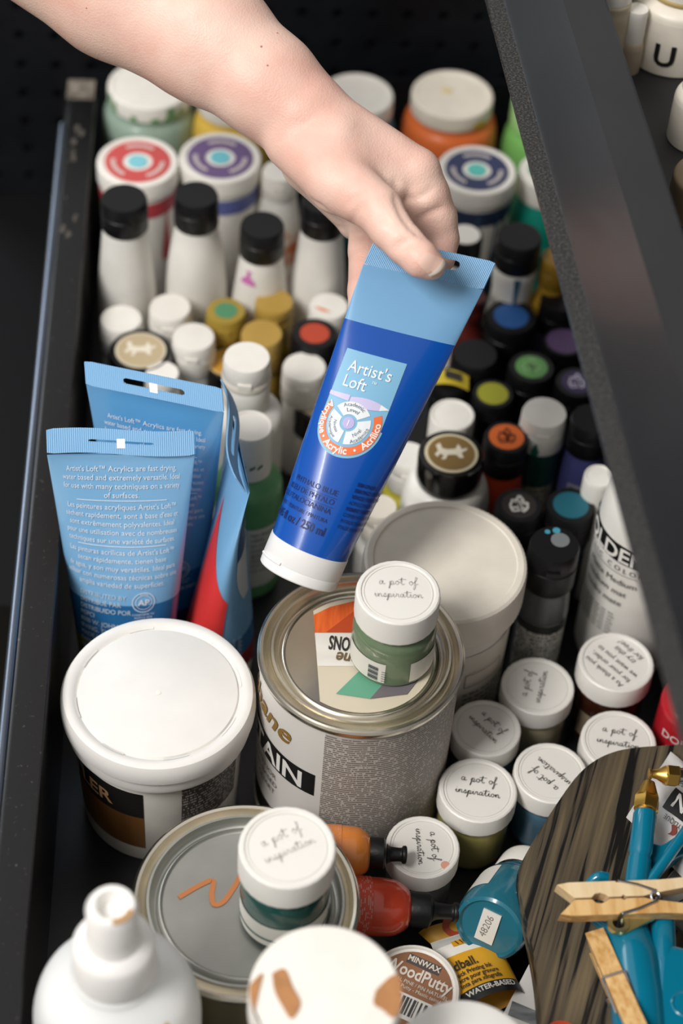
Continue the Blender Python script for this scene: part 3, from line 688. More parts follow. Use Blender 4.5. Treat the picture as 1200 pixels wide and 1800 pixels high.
# sample pots
G_POT = 'white-lidded sample paint pots'
POTW = mat('pot_lid_white', '#e2dfd8', .42, bump=.04)
def pot(label, px, py, w, bw, bodyhex, rot, z=.05, base=0., lines=True, inkhex='#3c3a38', name='paint_pot', lid_h=.0135, mirror=False):
    J = container(name, label, 'pot', px, py, z, w, bw, 'pot', paint(bodyhex, .2, .3), POTW, lid_h, seg=30, base=base, group=G_POT)
    c = J['cap']; zt = J['caph'] - .0006; r = J['cr']
    annulus(r * .80, r * .812, zt, 48, .0002).build('lid_sticker_edge', mat('sticker_edge', '#cfccc5', .5), c)
    if lines:
        mb = MB(); f = flat(zt + .0006); k = math.radians(rot)
        put_script(mb, 'a pot of', r * .112, r * .014, f, -math.sin(k) * r * .22, math.cos(k) * r * .22, k)
        put_script(mb, 'inspiration', r * .102, r * .014, f, math.sin(k) * r * .16, -math.cos(k) * r * .16, k)
        mb.build('lid_lettering', ink(inkhex), c, smooth=False)
    return J
pot('sample pot with khaki paint body against the bright tub, second behind the bent row', 945, 1205, 130, 118, '#a59d83', 78)
pot('sample pot touching the right side of the stain tin with dark blue-grey paint', 854, 1279, 125, 116, '#3f5561', -48)
pot('steel blue sample pot with upside-down lid writing next to the wooden board', 968, 1358, 132, 118, '#49687a', 138)
pot('sample pot whose lid is cut off by the rim of the wooden board', 1087, 1302, 135, 118, '#8b8574', -8)
pot('olive yellow sample pot with upright lid writing in the middle of the group', 840, 1388, 140, 128, '#8d8650', -5)
J = pot('sample pot with sideways lid writing behind the dropper bottles', 743, 1488, 132, 118, '#6b6f73', -84)
disc(.0024, J['caph'] - .0007, 10, .012, -.010).build('paint_speck', ink('#d69a86'), J['cap'])
J = container('paint_pot', 'brown amber jar with a white lid thanking for the order', 'pot', 1083, 1163, .06, 135, 126, 'pot', mat('amber_glass', '#2c140b', .08, coat=.6), POTW, .015, seg=30, group=G_POT)
mb = MB(); r = J['cr']; f = flat(J['caph'] - .0002); k = math.radians(136)
for q, s in enumerate(('As a thank you', 'for your order,', 'we want you to')):
    put_text(mb, s, r * .21, f, math.sin(k) * r * (-.42 + .26 * q), -math.cos(k) * r * (-.42 + .26 * q), False, 'CENTER', k)
for q, s in enumerate(('try this', 'for free!')):
    put_text(mb, s, r * .24, f, math.sin(k) * r * (.42 + .24 * q), -math.cos(k) * r * (.42 + .24 * q), False, 'CENTER', k, shear=.35)
mb.build('lid_lettering', ink('#4a4541'), J['cap'], smooth=False)
label_patch(J['prof'], .01, .03, -55, -28).build('glass_label', mat('amber_label', '#8a7a66', .3), J['body'])
# green pot on the stain tin, dark green pot on the scribbled tin
J = pot('sage green pot standing on the lid of the stain tin', 700, 1040, 151, 152, '#66785c', 3, z=zl + .052, base=zl + .0005, inkhex='#bdbbb7', lid_h=.017)
lb = label_patch(J['prof'], .004, .019, -78, -8, 24).build('label', PAPER, J['body'])
label_patch(J['prof'], .004, .019, 26, 80, 20).build('label', PAPER, J['body'])
mb = MB(); f = cyl(J['R'], 0, math.radians(-32), .0007)
for k in range(9): mb.ribbon([(0, .0055 + .0012 * k), (.0055, .0055 + .0012 * k)], .0004 + .0004 * (k * 5 % 3), f)
for k in range(5): mb.ribbon([(.0075, .006 + .0018 * k), (.0075 + .003, .006 + .0018 * k)], .0004, f)
mb.build('barcode', ink('#3f4044'), lb, smooth=False)
J = pot('dark green pot with white and green label standing on the scribbled tin lid', 505, 1488, 174, 160, '#1d4a45', 32, z=zl2 + .060, base=zl2 + .0005, inkhex='#c9c6c0', lid_h=.018)
lb = label_patch(J['prof'], .003, .0205, -170, 170, 60).build('label', PAPER, J['body'])
label_patch(J['prof'], .0085, .0100, -170, 170, 60, .0006).build('green_stripe', ink('#24554d'), lb)

# red bottle squeezed at the right edge
p = at(1190, 1255, .05)
t = thing('paint_bottle', 'red bottle squeezed behind the wooden board at the right edge', 'bottle', (p.x + .008, p.y, 0))
pr = body_prof('craft', .019, .075, .012)
b = MB().lathe(pr + [(0, .075)], 40).build('body', paint('#b3202b', .3), t); flip_lid(.012, .018).build('cap', paint('#8f1b22'), t, (0, 0, .075))
mb = MB(); put_text(mb, 'DOR', .008, cyl(.019, 0, math.radians(-58), .0006), 0, .045, True); put_text(mb, 'A', .008, cyl(.019, 0, math.radians(-58), .0006), .003, .034, True); mb.build('lettering', ink('#e3c9c6'), b, smooth=False)

# ------------------------------------------------------------------ things lying at the front
def axis_frame(A, B, roll=0.):
    A, B = Vector(A), Vector(B); z = (B - A).normalized(); up = Vector((0, 0, 1)); x = up.cross(z)
    x = x.normalized() if x.length > 1e-4 else Vector((1, 0, 0)); y = z.cross(x)
    M = Matrix(((x.x, y.x, z.x, A.x), (x.y, y.y, z.y, A.y), (x.z, y.z, z.z, A.z), (0, 0, 0, 1)))
    return M @ Matrix.Rotation(roll, 4, 'Z'), (B - A).length
def dropper(label, A, B, R, hexcol):
    M, L = axis_frame(A, B); t = thing('dropper_bottle', label, 'bottle', group='dropper ink bottles', M=M)
    hb = L * .62
    prf = [(0, 0), (R * .95, 0), (R, .002), (R, hb * .62)] + smooth_prof([(R, hb * .62), (R * .95, hb * .8), (R * .75, hb * .94), (R * .5, hb)])
    b = MB().lathe(prf + [(0, hb)], 40).build('body', paint(hexcol, .2, .5), t)
    MB().lathe([(R * .56, 0), (R * .6, .001), (R * .6, L * .15), (R * .5, L * .17), (0, L * .17)], 40, ribs=.03).build('collar', BLACKP, t, (0, 0, hb - .001))
    MB().lathe(smooth_prof([(R * .40, 0), (R * .30, L * .04), (R * .27, L * .10), (R * .27, L * .15), (R * .34, L * .165), (R * .34, L * .20), (R * .2, L * .21), (0, L * .212)], 4), 24).build('rubber_bulb', BLACKP, t, (0, 0, hb + L * .165))
    label_patch(R, .004, hb * .5, -180, 180, 40).build('label', printed('dropper_' + hexcol[1:], hexcol, '#c98f86', 18, 26, .52), b)
    return t
dropper('orange ink dropper bottle lying beside the scribbled tin', at(545, 1494, .058), at(716, 1503, .058), .0135, '#d9833a')
dropper('red-orange ink dropper bottle lying in front of the orange one', at(575, 1588, .048), at(808, 1604, .040), .0150, '#c9472f')
# teal jar lying on its side
Bp = Vector((.1145, .604, .021)); A = Bp - Vector((.023, .050, -.023))
M, L = axis_frame(A, Bp); L = .062
t = thing('tipped_jar', 'teal paint jar lying on its side with a small price sticker on its base', 'jar', M=M)
R = .0195
b = MB().lathe([(0, .0025), (R * .78, .002), (R * .84, .0), (R * .93, .001), (R, .005), (R, .030)] + smooth_prof([(R, .030), (R * .95, .037), (R * .8, .0425), (R * .78, .045)]) + [(0, .045)], 48).build('body', paint('#24687a', .18, .5), t)
screw_lid(R * .86, .016, 40, .0).build('lid', WHITE, t, (0, 0, .045))
label_patch(R, .012, .032, 35, 150, 20).build('label', PAPER, b); label_patch(R, .012, .032, 195, 300, 20).build('label', PAPER, b)
st = MB().box((.001, 0, .0016), (.010, .019, .0008)).build('base_sticker', PAPER, b, smooth=False)
mb = MB(); put_text(mb, '48206', .0055, lambda x, y: (-x, y, .0011), 0, 0, align='CENTER', rot=1.45); mb.build('sticker_text', ink('#77736c'), st, smooth=False)

# wood putty tub
p = at(735, 1722, .035); R = 172 / 2 * dep(p) / F
Mt = Matrix.Translation((p.x, p.y, .007)) @ Matrix.Rotation(.22, 4, 'X') @ Matrix.Rotation(-.12, 4, 'Y')
t = thing('putty_tub', 'small wood putty tub with a brown label and barcode on its lid', 'tub', M=Mt)
MB().lathe([(0, 0), (R * .86, 0), (R * .93, .018), (0, .018)], 56).build('body', WHITE, t)
lid = MB().lathe([(R * .95, .0), (R, .001), (R, .0075), (R * .97, .009), (R * .93, .0092), (R * .9, .008), (0, .008)], 64).build('lid', WHITE, t, (0, 0, .018))
rr = R * .84; lr = math.radians(-22)
def rotf(z): return lambda x, y: (x * math.cos(lr) - y * math.sin(lr), x * math.sin(lr) + y * math.cos(lr), z)
disc(rr, .0081, 56, t=.0003).build('brown_label', ink('#8a5a35'), lid)
mb = MB(); mb.poly([(-.009, rr * .62), (.009, rr * .62), (.009, rr * .86), (-.009, rr * .86)], rotf(.0087)); mb.build('dark_panel', ink('#3f3632'), lid, smooth=False)
mb = MB(); put_text(mb, 'MINWAX', .0042, rotf(.0090), 0, rr * .69, True, 'CENTER'); put_text(mb, 'WoodPutty', .0088, rotf(.0090), 0, rr * .30, True, 'CENTER', sx=.86)
put_text(mb, 'NATURAL PINE / PIN NATUREL', .0027, rotf(.0090), 0, rr * .13, False, 'CENTER'); put_text(mb, 'Colored Putty - Mastic teinté', .0027, rotf(.0090), 0, rr * .0, False, 'CENTER')
mb.build('label_lettering', ink('#d9cdbf'), lid, smooth=False)
mb = MB(); mb.poly([(-rr * .62, -rr * .70), (rr * .62, -rr * .70), (rr * .62, -rr * .10), (-rr * .62, -rr * .10)], rotf(.0088)); bc = mb.build('barcode_panel', ink('#d8d5cf'), lid, smooth=False)
mb = MB(); xx = -rr * .54; random.seed(3)
while xx < rr * .54:
    w = random.choice((.0005, .0009, .0014)); mb.poly([(xx, -rr * .60), (xx + w, -rr * .60), (xx + w, -rr * .16), (xx, -rr * .16)], rotf(.0091)); xx += w + random.choice((.0006, .001, .0014))
mb.build('barcode', ink('#2d2b2a'), bc, smooth=False)

# printing ink tube (flat foil tube lying on its back)
def flat_tube(name, label, cat, pts_px, z, thick):
    return [at(px, py, z) for px, py in pts_px]
c0, c1, c2, c3 = [at(px, py, .026) for px, py in ((757, 1660), (862, 1628), (912, 1730), (800, 1762))]
t = thing('ink_tube', 'yellow and white printing ink tube lying beside the putty tub', 'tube', (c0 + c1 + c2 + c3) / 4 - Vector((0, 0, .02)))
O = t.location.copy()
def itub(u, v, top=True):
    p = (c0 * (1 - u) + c1 * u) * (1 - v) + (c3 * (1 - u) + c2 * u) * v - O
    th = (.0006 + .011 * max(0., v) ** .8) * max(0., math.sin(math.pi * u)) ** .5
    p.z += th if top else -th
    return p
def itub_body(v0, v1, name, m, par):
    mb = MB(); mb.grid(lambda u, v: itub(u, v0 + (v1 - v0) * v), 20, 12); mb.grid(lambda u, v: itub(1 - u, v0 + (v1 - v0) * v, False), 20, 12)
    return mb.build(name, m, par)
ib = itub_body(.34, 1.14, 'body', ink('#d9a01f'), t)
itub_body(.12, .34, 'neck_band', WHITE, t); itub_body(-.02, .12, 'crimp', mat('ribbed_foil', '#dcdad4', .35, metal=.3), t)
def itf(x, y):  # x: 0..1 across, y: 0..1 along
    p = itub(x, y); return p + Vector((0, 0, .0008))
mb = MB(); put_text(mb, 'Speedball.', .30, lambda x, y: itf(x / 1.05, .62 - y * .75), -.22, 0, True, sx=.62); 
for k, s in enumerate(('Block Printing Ink', 'Encre pour gravure', 'Tinta para xilografía')): put_text(mb, s, .135, lambda x, y: itf(x, .74 + .10 * k - y * .8), .06, 0, True, sx=.62)
mb.build('label_lettering', ink('#3b2f17'), ib, smooth=False)
mb = MB(); mb.grid(lambda u, v: itf(.02 + .98 * u, 1.0 + .22 * v), 14, 4); bb = mb.build('black_band', ink('#161514'), ib)
mb = MB(); put_text(mb, 'WATER-BASED', .16, lambda x, y: itf(x, 1.12 - y * .8) + Vector((0, 0, .0004)), .12, 0, True, sx=.7); mb.build('band_lettering', ink('#dcd9d0'), bb, smooth=False)
mb = MB(); mb.grid(lambda u, v: itf(.28 + .5 * u, .10 + .10 * v), 8, 2); cm = mb.build('yellow_strip', ink('#d3991f'), t)
mb = MB()
for k in range(6): mb.ribbon([tuple((.34 + .07 * k, .11)), tuple((.37 + .07 * k, .19))], .02, lambda x, y: itf(x, y) + Vector((0, 0, .0003)))
mb.build('strip_mark', ink('#5a3c17'), cm, smooth=False)
# second ink tube behind it
c0b, c1b, c2b, c3b = [at(px, py, .012) for px, py in ((735, 1640), (830, 1622), (885, 1660), (790, 1690))]
t = thing('ink_tube', 'ochre ink tube lying underneath, only its printed edge showing', 'tube', (c0b + c1b + c2b + c3b) / 4 - Vector((0, 0, .008)))
O2 = t.location.copy(); mb = MB()
for sgn in (1, -1):
    mb.grid(lambda u, v, sgn=sgn: (c0b * (1 - u) + c1b * u) * (1 - v) + (c3b * (1 - u) + c2b * u) * v - O2 + Vector((0, 0, sgn * .006 * math.sqrt(max(0, math.sin(math.pi * u))))), 16, 8)
ib2 = mb.build('body', ink('#c2912a'), t)
MB().lathe([(.0035, 0), (.007, 0), (.007, .0003), (.0035, .0003)], 30, Matrix.Translation((c0b * .45 + c1b * .55) * .8 + (c3b * .45 + c2b * .55) * .2 - O2 + Vector((0, 0, .0064)))).build('red_seal', ink('#a8432a'), ib2)

# white carton with grey brush mark
q0, q1, q2, q3 = [at(px, py, .03) for px, py in ((945, 1665), (985, 1690), (975, 1830), (880, 1790))]
t = thing('white_carton', 'white card box with a grey brushed stripe beside the wooden board', 'box', (q0 + q1 + q2 + q3) / 4 - Vector((0, 0, .03)))
O3 = t.location.copy(); mb = MB(); q = [v - O3 for v in (q0, q1, q2, q3)]
mb.add([(*v.xy, 0) for v in q] + [(*v.xy, .03) for v in q], [(3, 2, 1, 0), (4, 5, 6, 7), (0, 1, 5, 4), (1, 2, 6, 5), (2, 3, 7, 6), (3, 0, 4, 7)])
cb_ = mb.build('carton', mat('white_card', '#dcd9d3', .6), t, smooth=False)
pp = [at(px, py, .03) - O3 for px, py in ((900, 1760), (960, 1785), (960, 1812), (892, 1785))]
MB().poly([(v.x, v.y) for v in pp], flat(.0304)).build('brush_stripe', two_tone('grey_brush', '#4f5358', '#9a9b9b', 160, .35, .65, .6, (.2, 1, 1)), cb_, smooth=False)

# nozzle bottle and big white lids in front
p = at(196, 1590, .205); s = dep(p) / F
pb = at(196, 1740, .135)
R = 150 * dep(pb) / F
t = thing('nozzle_bottle', 'white squeeze bottle with an open nozzle in the near left corner', 'bottle', (p.x, p.y, 0))
hb = .152
pr = [(0, 0), (R * .95, 0), (R, .005), (R, .105)] + smooth_prof([(R, .105), (R * .985, .120), (R * .86, .136), (R * .55, .148), (.019, .151), (.0175, .153)])
b = MB().lathe(pr + [(0, .153)], 64).build('body', mat('translucent_white', '#e3e4e2', .3, var=.06, vscale=20), t)
MB().lathe([(.018, 0), (.0185, .002), (.018, .020), (.0165, .023), (.0125, .026), (.011, .032), (.0112, .049), (.0095, .052), (.007, .052), (.006, .044), (0, .044)], 48).build('nozzle_cap', mat('bright_white_plastic', '#f0eeea', .4), t, (0, 0, .153))
mb = MB().lathe([(.0071, .0632), (.0094, .0632), (.0112, .0600)], 24); 
MB().grid(lambda u, v: ((.0072 + .003 * v) * math.cos(-1.4 + 1.2 * u), (.0072 + .003 * v) * math.sin(-1.4 + 1.2 * u), .2054), 8, 2).build('dried_paint', ink('#b08a5e'), t)
Rn = prof_at(pr)
for (a, z0, z1, w) in ((60, .110, .128, .012), (48, .132, .140, .008)):
    MB().grid(lambda u, v: ((Rn(z0 + (z1 - z0) * v) + .0005) * math.sin(math.radians(a) + (u - .5) * w / .03), -(Rn(z0 + (z1 - z0) * v) + .0005) * math.cos(math.radians(a) + (u - .5) * w / .03), z0 + (z1 - z0) * v), 6, 8).build('paint_stain', ink('#c2a878'), b)

p = at(572, 1742, .175); R = 272 / 2 * dep(p) / F
t = thing('plaster_tub', 'tall white tub with brown smears over its lid at the bottom edge', 'tub', (p.x, p.y, 0))
MB().lathe([(0, 0), (R * .88, 0), (R * .94, .158), (0, .158)], 64).build('body', WHITE, t)
SPL = two_tone('smeared_lid', '#ece8df', '#e6e1d8', 40, .4, .6, .5)
lid = MB().lathe([(R * .97, 0), (R, .001), (R, .013), (R * .985, .016), (R * .95, .017), (0, .0168)], 72).build('lid', SPL, t, (0, 0, .158))
SM = mat('brown_smear', '#b27d4e', .55, var=.15, vscale=120)
def blob_at(pxs, name, z):
    pts = [(v.x - p.x, v.y - p.y) for v in [at(a, b2_, z) for a, b2_ in pxs]]
    n = len(pts); pts = crom(pts + [pts[0]], 4)[:-1]
    pts = [(x * min(1, R * .985 / math.hypot(x, y)), y * min(1, R * .985 / math.hypot(x, y))) for x, y in pts]
    return MB().poly(pts, flat(z - .158 + .0006)).build(name, SM, lid, smooth=False)
zt = .175
blob_at([(478, 1712), (500, 1704), (514, 1735), (528, 1765), (512, 1792), (496, 1770), (482, 1742)], 'paint_smear', zt)
blob_at([(660, 1742), (690, 1715), (712, 1725), (705, 1770), (690, 1790), (672, 1776), (656, 1765)], 'paint_smear', zt)
blob_at([(432, 1740), (448, 1722), (462, 1712), (455, 1745), (448, 1790), (470, 1830), (432, 1830)], 'paint_smear', zt)
for a0_, a1_ in ((-62, -30), (-20, 5), (48, 80)):
    MB().grid(lambda u, v: ((R * 1.0 + .0004) * math.sin(math.radians(a0_ + (a1_ - a0_) * u)), -(R * 1.0 + .0004) * math.cos(math.radians(a0_ + (a1_ - a0_) * u)), .0015 + .011 * v * (.6 + .4 * math.sin(6 * u + a0_))), 10, 3).build('paint_smear', SM, lid)
p = at(818, 1872, .13); R = 262 / 2 * dep(p) / F
t = thing('white_tub', 'white tub whose rounded lid peeks in at the bottom edge', 'tub', (p.x, p.y, 0))
MB().lathe([(0, 0), (R * .88, 0), (R * .94, .115), (0, .115)], 64).build('body', WHITE, t)
MB().lathe([(R * .97, 0), (R, .001), (R, .010), (R * .97, .0145), (R * .9, .0155), (0, .0155)], 72).build('lid', POTW, t, (0, 0, .115))

# ================================================================== PAINT TUBES
LBLUE = mat('light_blue_film', '#76a8d0', .28, coat=.35, var=.05, vscale=18)
DBLUE = mat('phthalo_blue_film', '#0a4ea8', .24, coat=.45)
RIBB = mat('light_blue_crimp', '#7fb2dc', .38)
def rib_bump(m):
    nt = m.node_tree; b = nt.nodes['Principled BSDF']
    uv = nt.nodes.new('ShaderNodeUVMap'); w = nt.nodes.new('ShaderNodeTexWave'); w.bands_direction = 'X'; w.inputs['Scale'].default_value = 22
    bp = nt.nodes.new('ShaderNodeBump'); bp.inputs['Strength'].default_value = .5; bp.inputs['Distance'].default_value = .0008
    nt.links.new(uv.outputs[0], w.inputs['Vector']); nt.links.new(w.outputs['Fac'], bp.inputs['Height']); nt.links.new(bp.outputs[0], b.inputs['Normal'])
rib_bump(RIBB)
class Tube:
    """soft tube: round at C0 (cap end), flat at C1 (crimp); X0, X1 are the width directions at both ends"""
    def __init__(s, C0, C1, X0, X1, r, W, bulge=0., bend=None):
        s.C0, s.C1 = Vector(C0), Vector(C1); s.r, s.W = r, W; s.bulge = bulge; s.bend = bend
        s.X0, s.X1 = Vector(X0).normalized(), Vector(X1).normalized(); s.A = (s.C1 - s.C0).normalized(); s.L = (s.C1 - s.C0).length
    def frame(s, u):
        X = (s.X0 * (1 - u) + s.X1 * u); X = X.normalized(); N = s.A.cross(X).normalized() * -1
        N = X.cross(s.A).normalized()
        return X, N
    def S(s, u, th, eps=0.):
        X, N = s.frame(min(max(u, 0), 1)); uu = min(max(u, 0), 1.)
        a = s.r + (s.W / 2 - s.r) * uu; b = max(.0007, s.r * (1 - uu) ** (1 - s.bulge))
        C = s.C0 + (s.C1 - s.C0) * u
        if s.bend: C = C + s.bend * (uu ** 3)
        return C + X * ((a + eps) * math.sin(th)) + N * ((b + eps) * math.cos(th))
    def band(s, u0, u1, O, nu=64, nv=24):
        mb = MB(); st = len(mb.v)
        for j in range(nv + 1):
            for i in range(nu): mb.v.append(tuple(s.S(u0 + (u1 - u0) * j / nv, 2 * math.pi * i / nu) - O))
        for j in range(nv):
            for i in range(nu):
                i2 = (i + 1) % nu; mb.f.append((j * nu + i, j * nu + i2, (j + 1) * nu + i2, (j + 1) * nu + i))
        return mb
    def dec(s, O, th0, eps=.0004):
        """label plane (x across, y from the cap end, metres) -> front of the tube"""
        def fn(x, y):
            u = y / s.L; a = s.r + (s.W / 2 - s.r) * u
            return s.S(u, th0 + x / a, eps) - O
        return fn
    def crimp(s, O, H, slot_w, slot_h, slot_y=.45, slot_x=0., skew=0., wavy=0., D=None):
        X, N = s.frame(1.); D = (D or s.A); C = s.C1 + (s.bend or Vector((0, 0, 0))); mb = MB(); mb.uv = {}
        n = 64; W = s.W; t = .0009; outer = []; inner = []
        for k in range(n):
            a = 2 * math.pi * (k + .5) / n; c, q = math.cos(a), math.sin(a)
            m = 1 / max(abs(c), abs(q)); ox, oy = c * m, q * m
            outer.append((ox * W / 2, H / 2 + oy * H / 2))
            ix = c * m; iy = q * m
            hw = slot_w / 2 - slot_h / 2
            x = max(-hw, min(hw, ix * slot_w / 2)); 
            ang = a
            if ix * slot_w / 2 > hw or ix * slot_w / 2 < -hw:
                dx = (ix * slot_w / 2 - math.copysign(hw, ix)); dy = iy * slot_h / 2
                l = math.hypot(dx, dy) or 1; inner.append((slot_x + math.copysign(hw, ix) + dx / l * slot_h / 2, H * slot_y + dy / l * slot_h / 2))
            else: inner.append((slot_x + x, H * slot_y + math.copysign(slot_h / 2, iy)))
        def P(x, y, side):
            w = wavy * math.sin(x / W * 5)
            return C + X * (x + skew * (y / H)) + D * y + N * (side * t / 2 + w) - O
        mid = [((a[0] + b[0]) / 2, (a[1] + b[1]) / 2) for a, b in zip(outer, inner)]
        for side in (1, -1):
            for ring in (outer, mid, inner):
                for x, y in ring: mb.uv[len(mb.v)] = (x / W + .5, y / H); mb.v.append(tuple(P(x, y, side)))
        for k in range(n):
            k2 = (k + 1) % n
            for g in (0, n):
                mb.f.append((g + k, g + k2, g + n + k2, g + n + k)); mb.f.append((3 * n + g + k, 3 * n + g + n + k, 3 * n + g + n + k2, 3 * n + g + k2))
            mb.f.append((k, 3 * n + k, 3 * n + k2, k2)); mb.f.append((2 * n + k, 2 * n + k2, 5 * n + k2, 5 * n + k))
        return mb
def imgdir(dx, dy, dd=0.): return CR * dx - CU * dy + _f * dd

# --- the held tube
C0 = atd(545, 958, 1.060); C1 = atd(744, 487, 1.032)
TU = Tube(C0, C1, imgdir(134, 53, 10), imgdir(203, 40, 30), .0208, .0625)
t = thing('paint_tube', 'phthalo blue acrylic paint tube with white cap held up by the hand', 'tube', tuple(C0), group='acrylic paint tubes')
O = Vector(C0); L = TU.L
tb = TU.band(0, .80, O, nv=40).build('blue_body', DBLUE, t)
ub = TU.band(.80, 1, O, nv=16).build('light_blue_end', LBLUE, t)
cr = TU.crimp(O, .0155, .0225, .0052, .60, slot_x=.0035, D=imgdir(23, -50, 0).normalized()).build('crimp', RIBB, t)
# cap
X, N = TU.frame(0); A = TU.A
def capring(d, a, b=None):
    b = b or a; return [C0 - A * d + X * (a * math.sin(k * 2 * math.pi / 56)) + N * (b * math.cos(k * 2 * math.pi / 56)) - O for k in range(56)]
mb = MB(); rings = [capring(-.0005, .0199), capring(.0002, .0212), capring(.011, .0212), capring(.0115, .0209), capring(.0120, .0212), capring(.0165, .0210), capring(.0172, .0203)]
for rg in rings: mb.v += [tuple(v) for v in rg]
for j in range(len(rings) - 1):
    for k in range(56): k2 = (k + 1) % 56; mb.f.append((j * 56 + k, (j + 1) * 56 + k, (j + 1) * 56 + k2, j * 56 + k2))
mb.f.append(tuple(range(6 * 56, 7 * 56)))
cp = mb.build('flip_cap', mat('cap_white', '#e6e4e1', .4), t)
mb = MB(); mb.tube([C0 - A * (.0112) + X * (.0215 * math.sin(a)) + N * (.0215 * math.cos(a)) - O for a in np.linspace(-1.35, -.55, 8)], .0009, 8); mb.build('thumb_notch', mat('cap_white', '#e6e4e1', .4), cp)
th0 = math.radians(-17)
D0 = TU.dec(O, th0, .0003)
def panel_fn(eps): return TU.dec(O, th0, eps)
xw = .0172; y0 = .069; y1 = .1055
mb = MB(); mb.grid(lambda u, v: D0(-xw + 2 * xw * u, y0 + (y1 - y0) * v), 20, 14); 
for j in range(12):
    pass
mb.grid(lambda u, v: D0(xw * 1.06 * u * math.cos(math.pi + math.pi * v), y0 + xw * 1.06 * u * math.sin(math.pi + math.pi * v)), 8, 40)
LP = mb.build('brand_panel', ink('#7fb6d6'), tb)
f1 = panel_fn(.0006); f2 = panel_fn(.0009)
put = MB(); put_text(put, "Artist's", .0088, f2, -.0112, .0945, sx=.92); put_text(put, 'Loft', .0088, f2, -.0112, .0865, sx=.92); put_text(put, '™', .0030, f2, .0035, .0905)
put.build('brand_lettering', ink('#f2f4f5'), LP, smooth=False)
mb = MB(); mb.grid(lambda u, v: f1(-.0172 + .013 * u, .0812 + (.0010 + .0006 * u) * (2 * v - 1)), 8, 2)
mb.grid(lambda u, v: f1(-.0036 + .0158 * u, .0808 + .0026 * math.sin(math.pi * (.12 + .70 * u)) ** .8 * (2 * v - 1)), 14, 4)
mb.build('brush_print', ink('#c9c2e4'), LP, smooth=False)
mb = MB(); mb.grid(lambda u, v: f1(.0122 + .0050 * u, .0808 + .0016 * (1 - u) * (2 * v - 1)), 8, 2); mb.build('brush_tip_print', ink('#e9ecf0'), LP, smooth=False)
mb = MB(); mb.grid(lambda u, v: f1((.0125 + .0042 * v) * math.cos(math.radians(152 + 238 * u)), y0 + (.0125 + .0042 * v) * math.sin(math.radians(152 + 238 * u))), 60, 2)
mb.build('orange_ring', ink('#ee7440'), LP, smooth=False)
mb = MB()
for c_ in (90, 210, 330): mb.grid(lambda u, v, c_=c_: f1((.0045 + .0066 * v) * math.cos(math.radians(c_ - 54 + 108 * u)), y0 + (.0045 + .0066 * v) * math.sin(math.radians(c_ - 54 + 108 * u))), 24, 2)
mb.build('level_wedge', ink('#e4e9ec'), LP, smooth=False)
mb = MB(); mb.grid(lambda u, v: f1(.0031 * v * math.cos(2 * math.pi * u), y0 + .0031 * v * math.sin(2 * math.pi * u)), 24, 2); mb.build('level_dot', ink('#b9b0dd'), LP, smooth=False)
mb = MB()
put_arc(mb, 'Acrylique', .0052, f2, 0, y0, .01610, math.radians(183), True, False)
put_arc(mb, 'Acrylic', .0052, f2, 0, y0, .01610, math.radians(262), True, False)
put_arc(mb, 'Acrílico', .0052, f2, 0, y0, .01610, math.radians(346), True, False)
for a in (226, 303): put_arc(mb, '•', .0046, f2, 0, y0, .01610, math.radians(a), True, False)
mb.build('ring_lettering', ink('#f4f1ec'), LP, smooth=False)
mb = MB()
put_arc(mb, 'Academic', .0028, f2, 0, y0, .0088, math.radians(90)); put_arc(mb, 'Level', .0028, f2, 0, y0, .0060, math.radians(90))
put_arc(mb, 'Académique', .0026, f2, 0, y0, .0106, math.radians(210), False, False); put_arc(mb, 'Niveau', .0026, f2, 0, y0, .0078, math.radians(210), False, False)
put_arc(mb, 'Académico', .0027, f2, 0, y0, .0106, math.radians(328), False, False); put_arc(mb, 'Nivel', .0027, f2, 0, y0, .0078, math.radians(328), False, False)
mb.build('wedge_lettering', ink('#5f6f7b'), LP, smooth=False)
mb = MB(); put_text(mb, '1', .0048, f2, 0, y0 - .0017, align='CENTER'); mb.build('level_number', ink('#f4f2f8'), LP, smooth=False)
f3 = TU.dec(O, math.radians(-30), .0005)
mb = MB()
for k, s in enumerate(('PHTHALO BLUE', 'BLEU DE PHTALO', 'AZUL FTALOCIANINA')): put_text(mb, s, .0041, f3, .0135, .0320 - .0049 * k, False, 'RIGHT', sx=.9)
put_text(mb, 'PAINT / PEINTURE / PINTURA', .0030, f3, .0135, .0175, False, 'RIGHT', sx=.85)
put_text(mb, '8.45 fl oz / 250 ml', .0062, f3, .0145, .0108, True, 'RIGHT', sx=.78)
for y in (.0306, .0257): mb.ribbon([(-.004 + .018 * q / 8, y) for q in range(9)], .0002, f3)
mb.build('colour_name_lettering', ink('#0b1f5c'), tb, smooth=False)
f4 = TU.dec(O, math.radians(42), .0005)
mb = MB()
for k, (s, bd_) in enumerate((('SEMI-OPAQUE', 1), ('SEMIOPACO / SEMIOPACO', 1), ('VEHICLE / VÉHICULE / VEHÍCULO', 1), ('ACRYLIC EMULSION', 0), ('PIGMENT / PIGMENTO', 1), ('COPPER PHTHALOCYANINE', 0), ('PHTALOCYANINE DE CUIVRE', 0), ('FTALOCIANINA DE COBRE', 0))):
    put_text(mb, s, .0027, f4, -.0085, .0400 - .0033 * k, bool(bd_), sx=.72)
mb.build('small_print', ink('#0b1f5c'), tb, smooth=False)

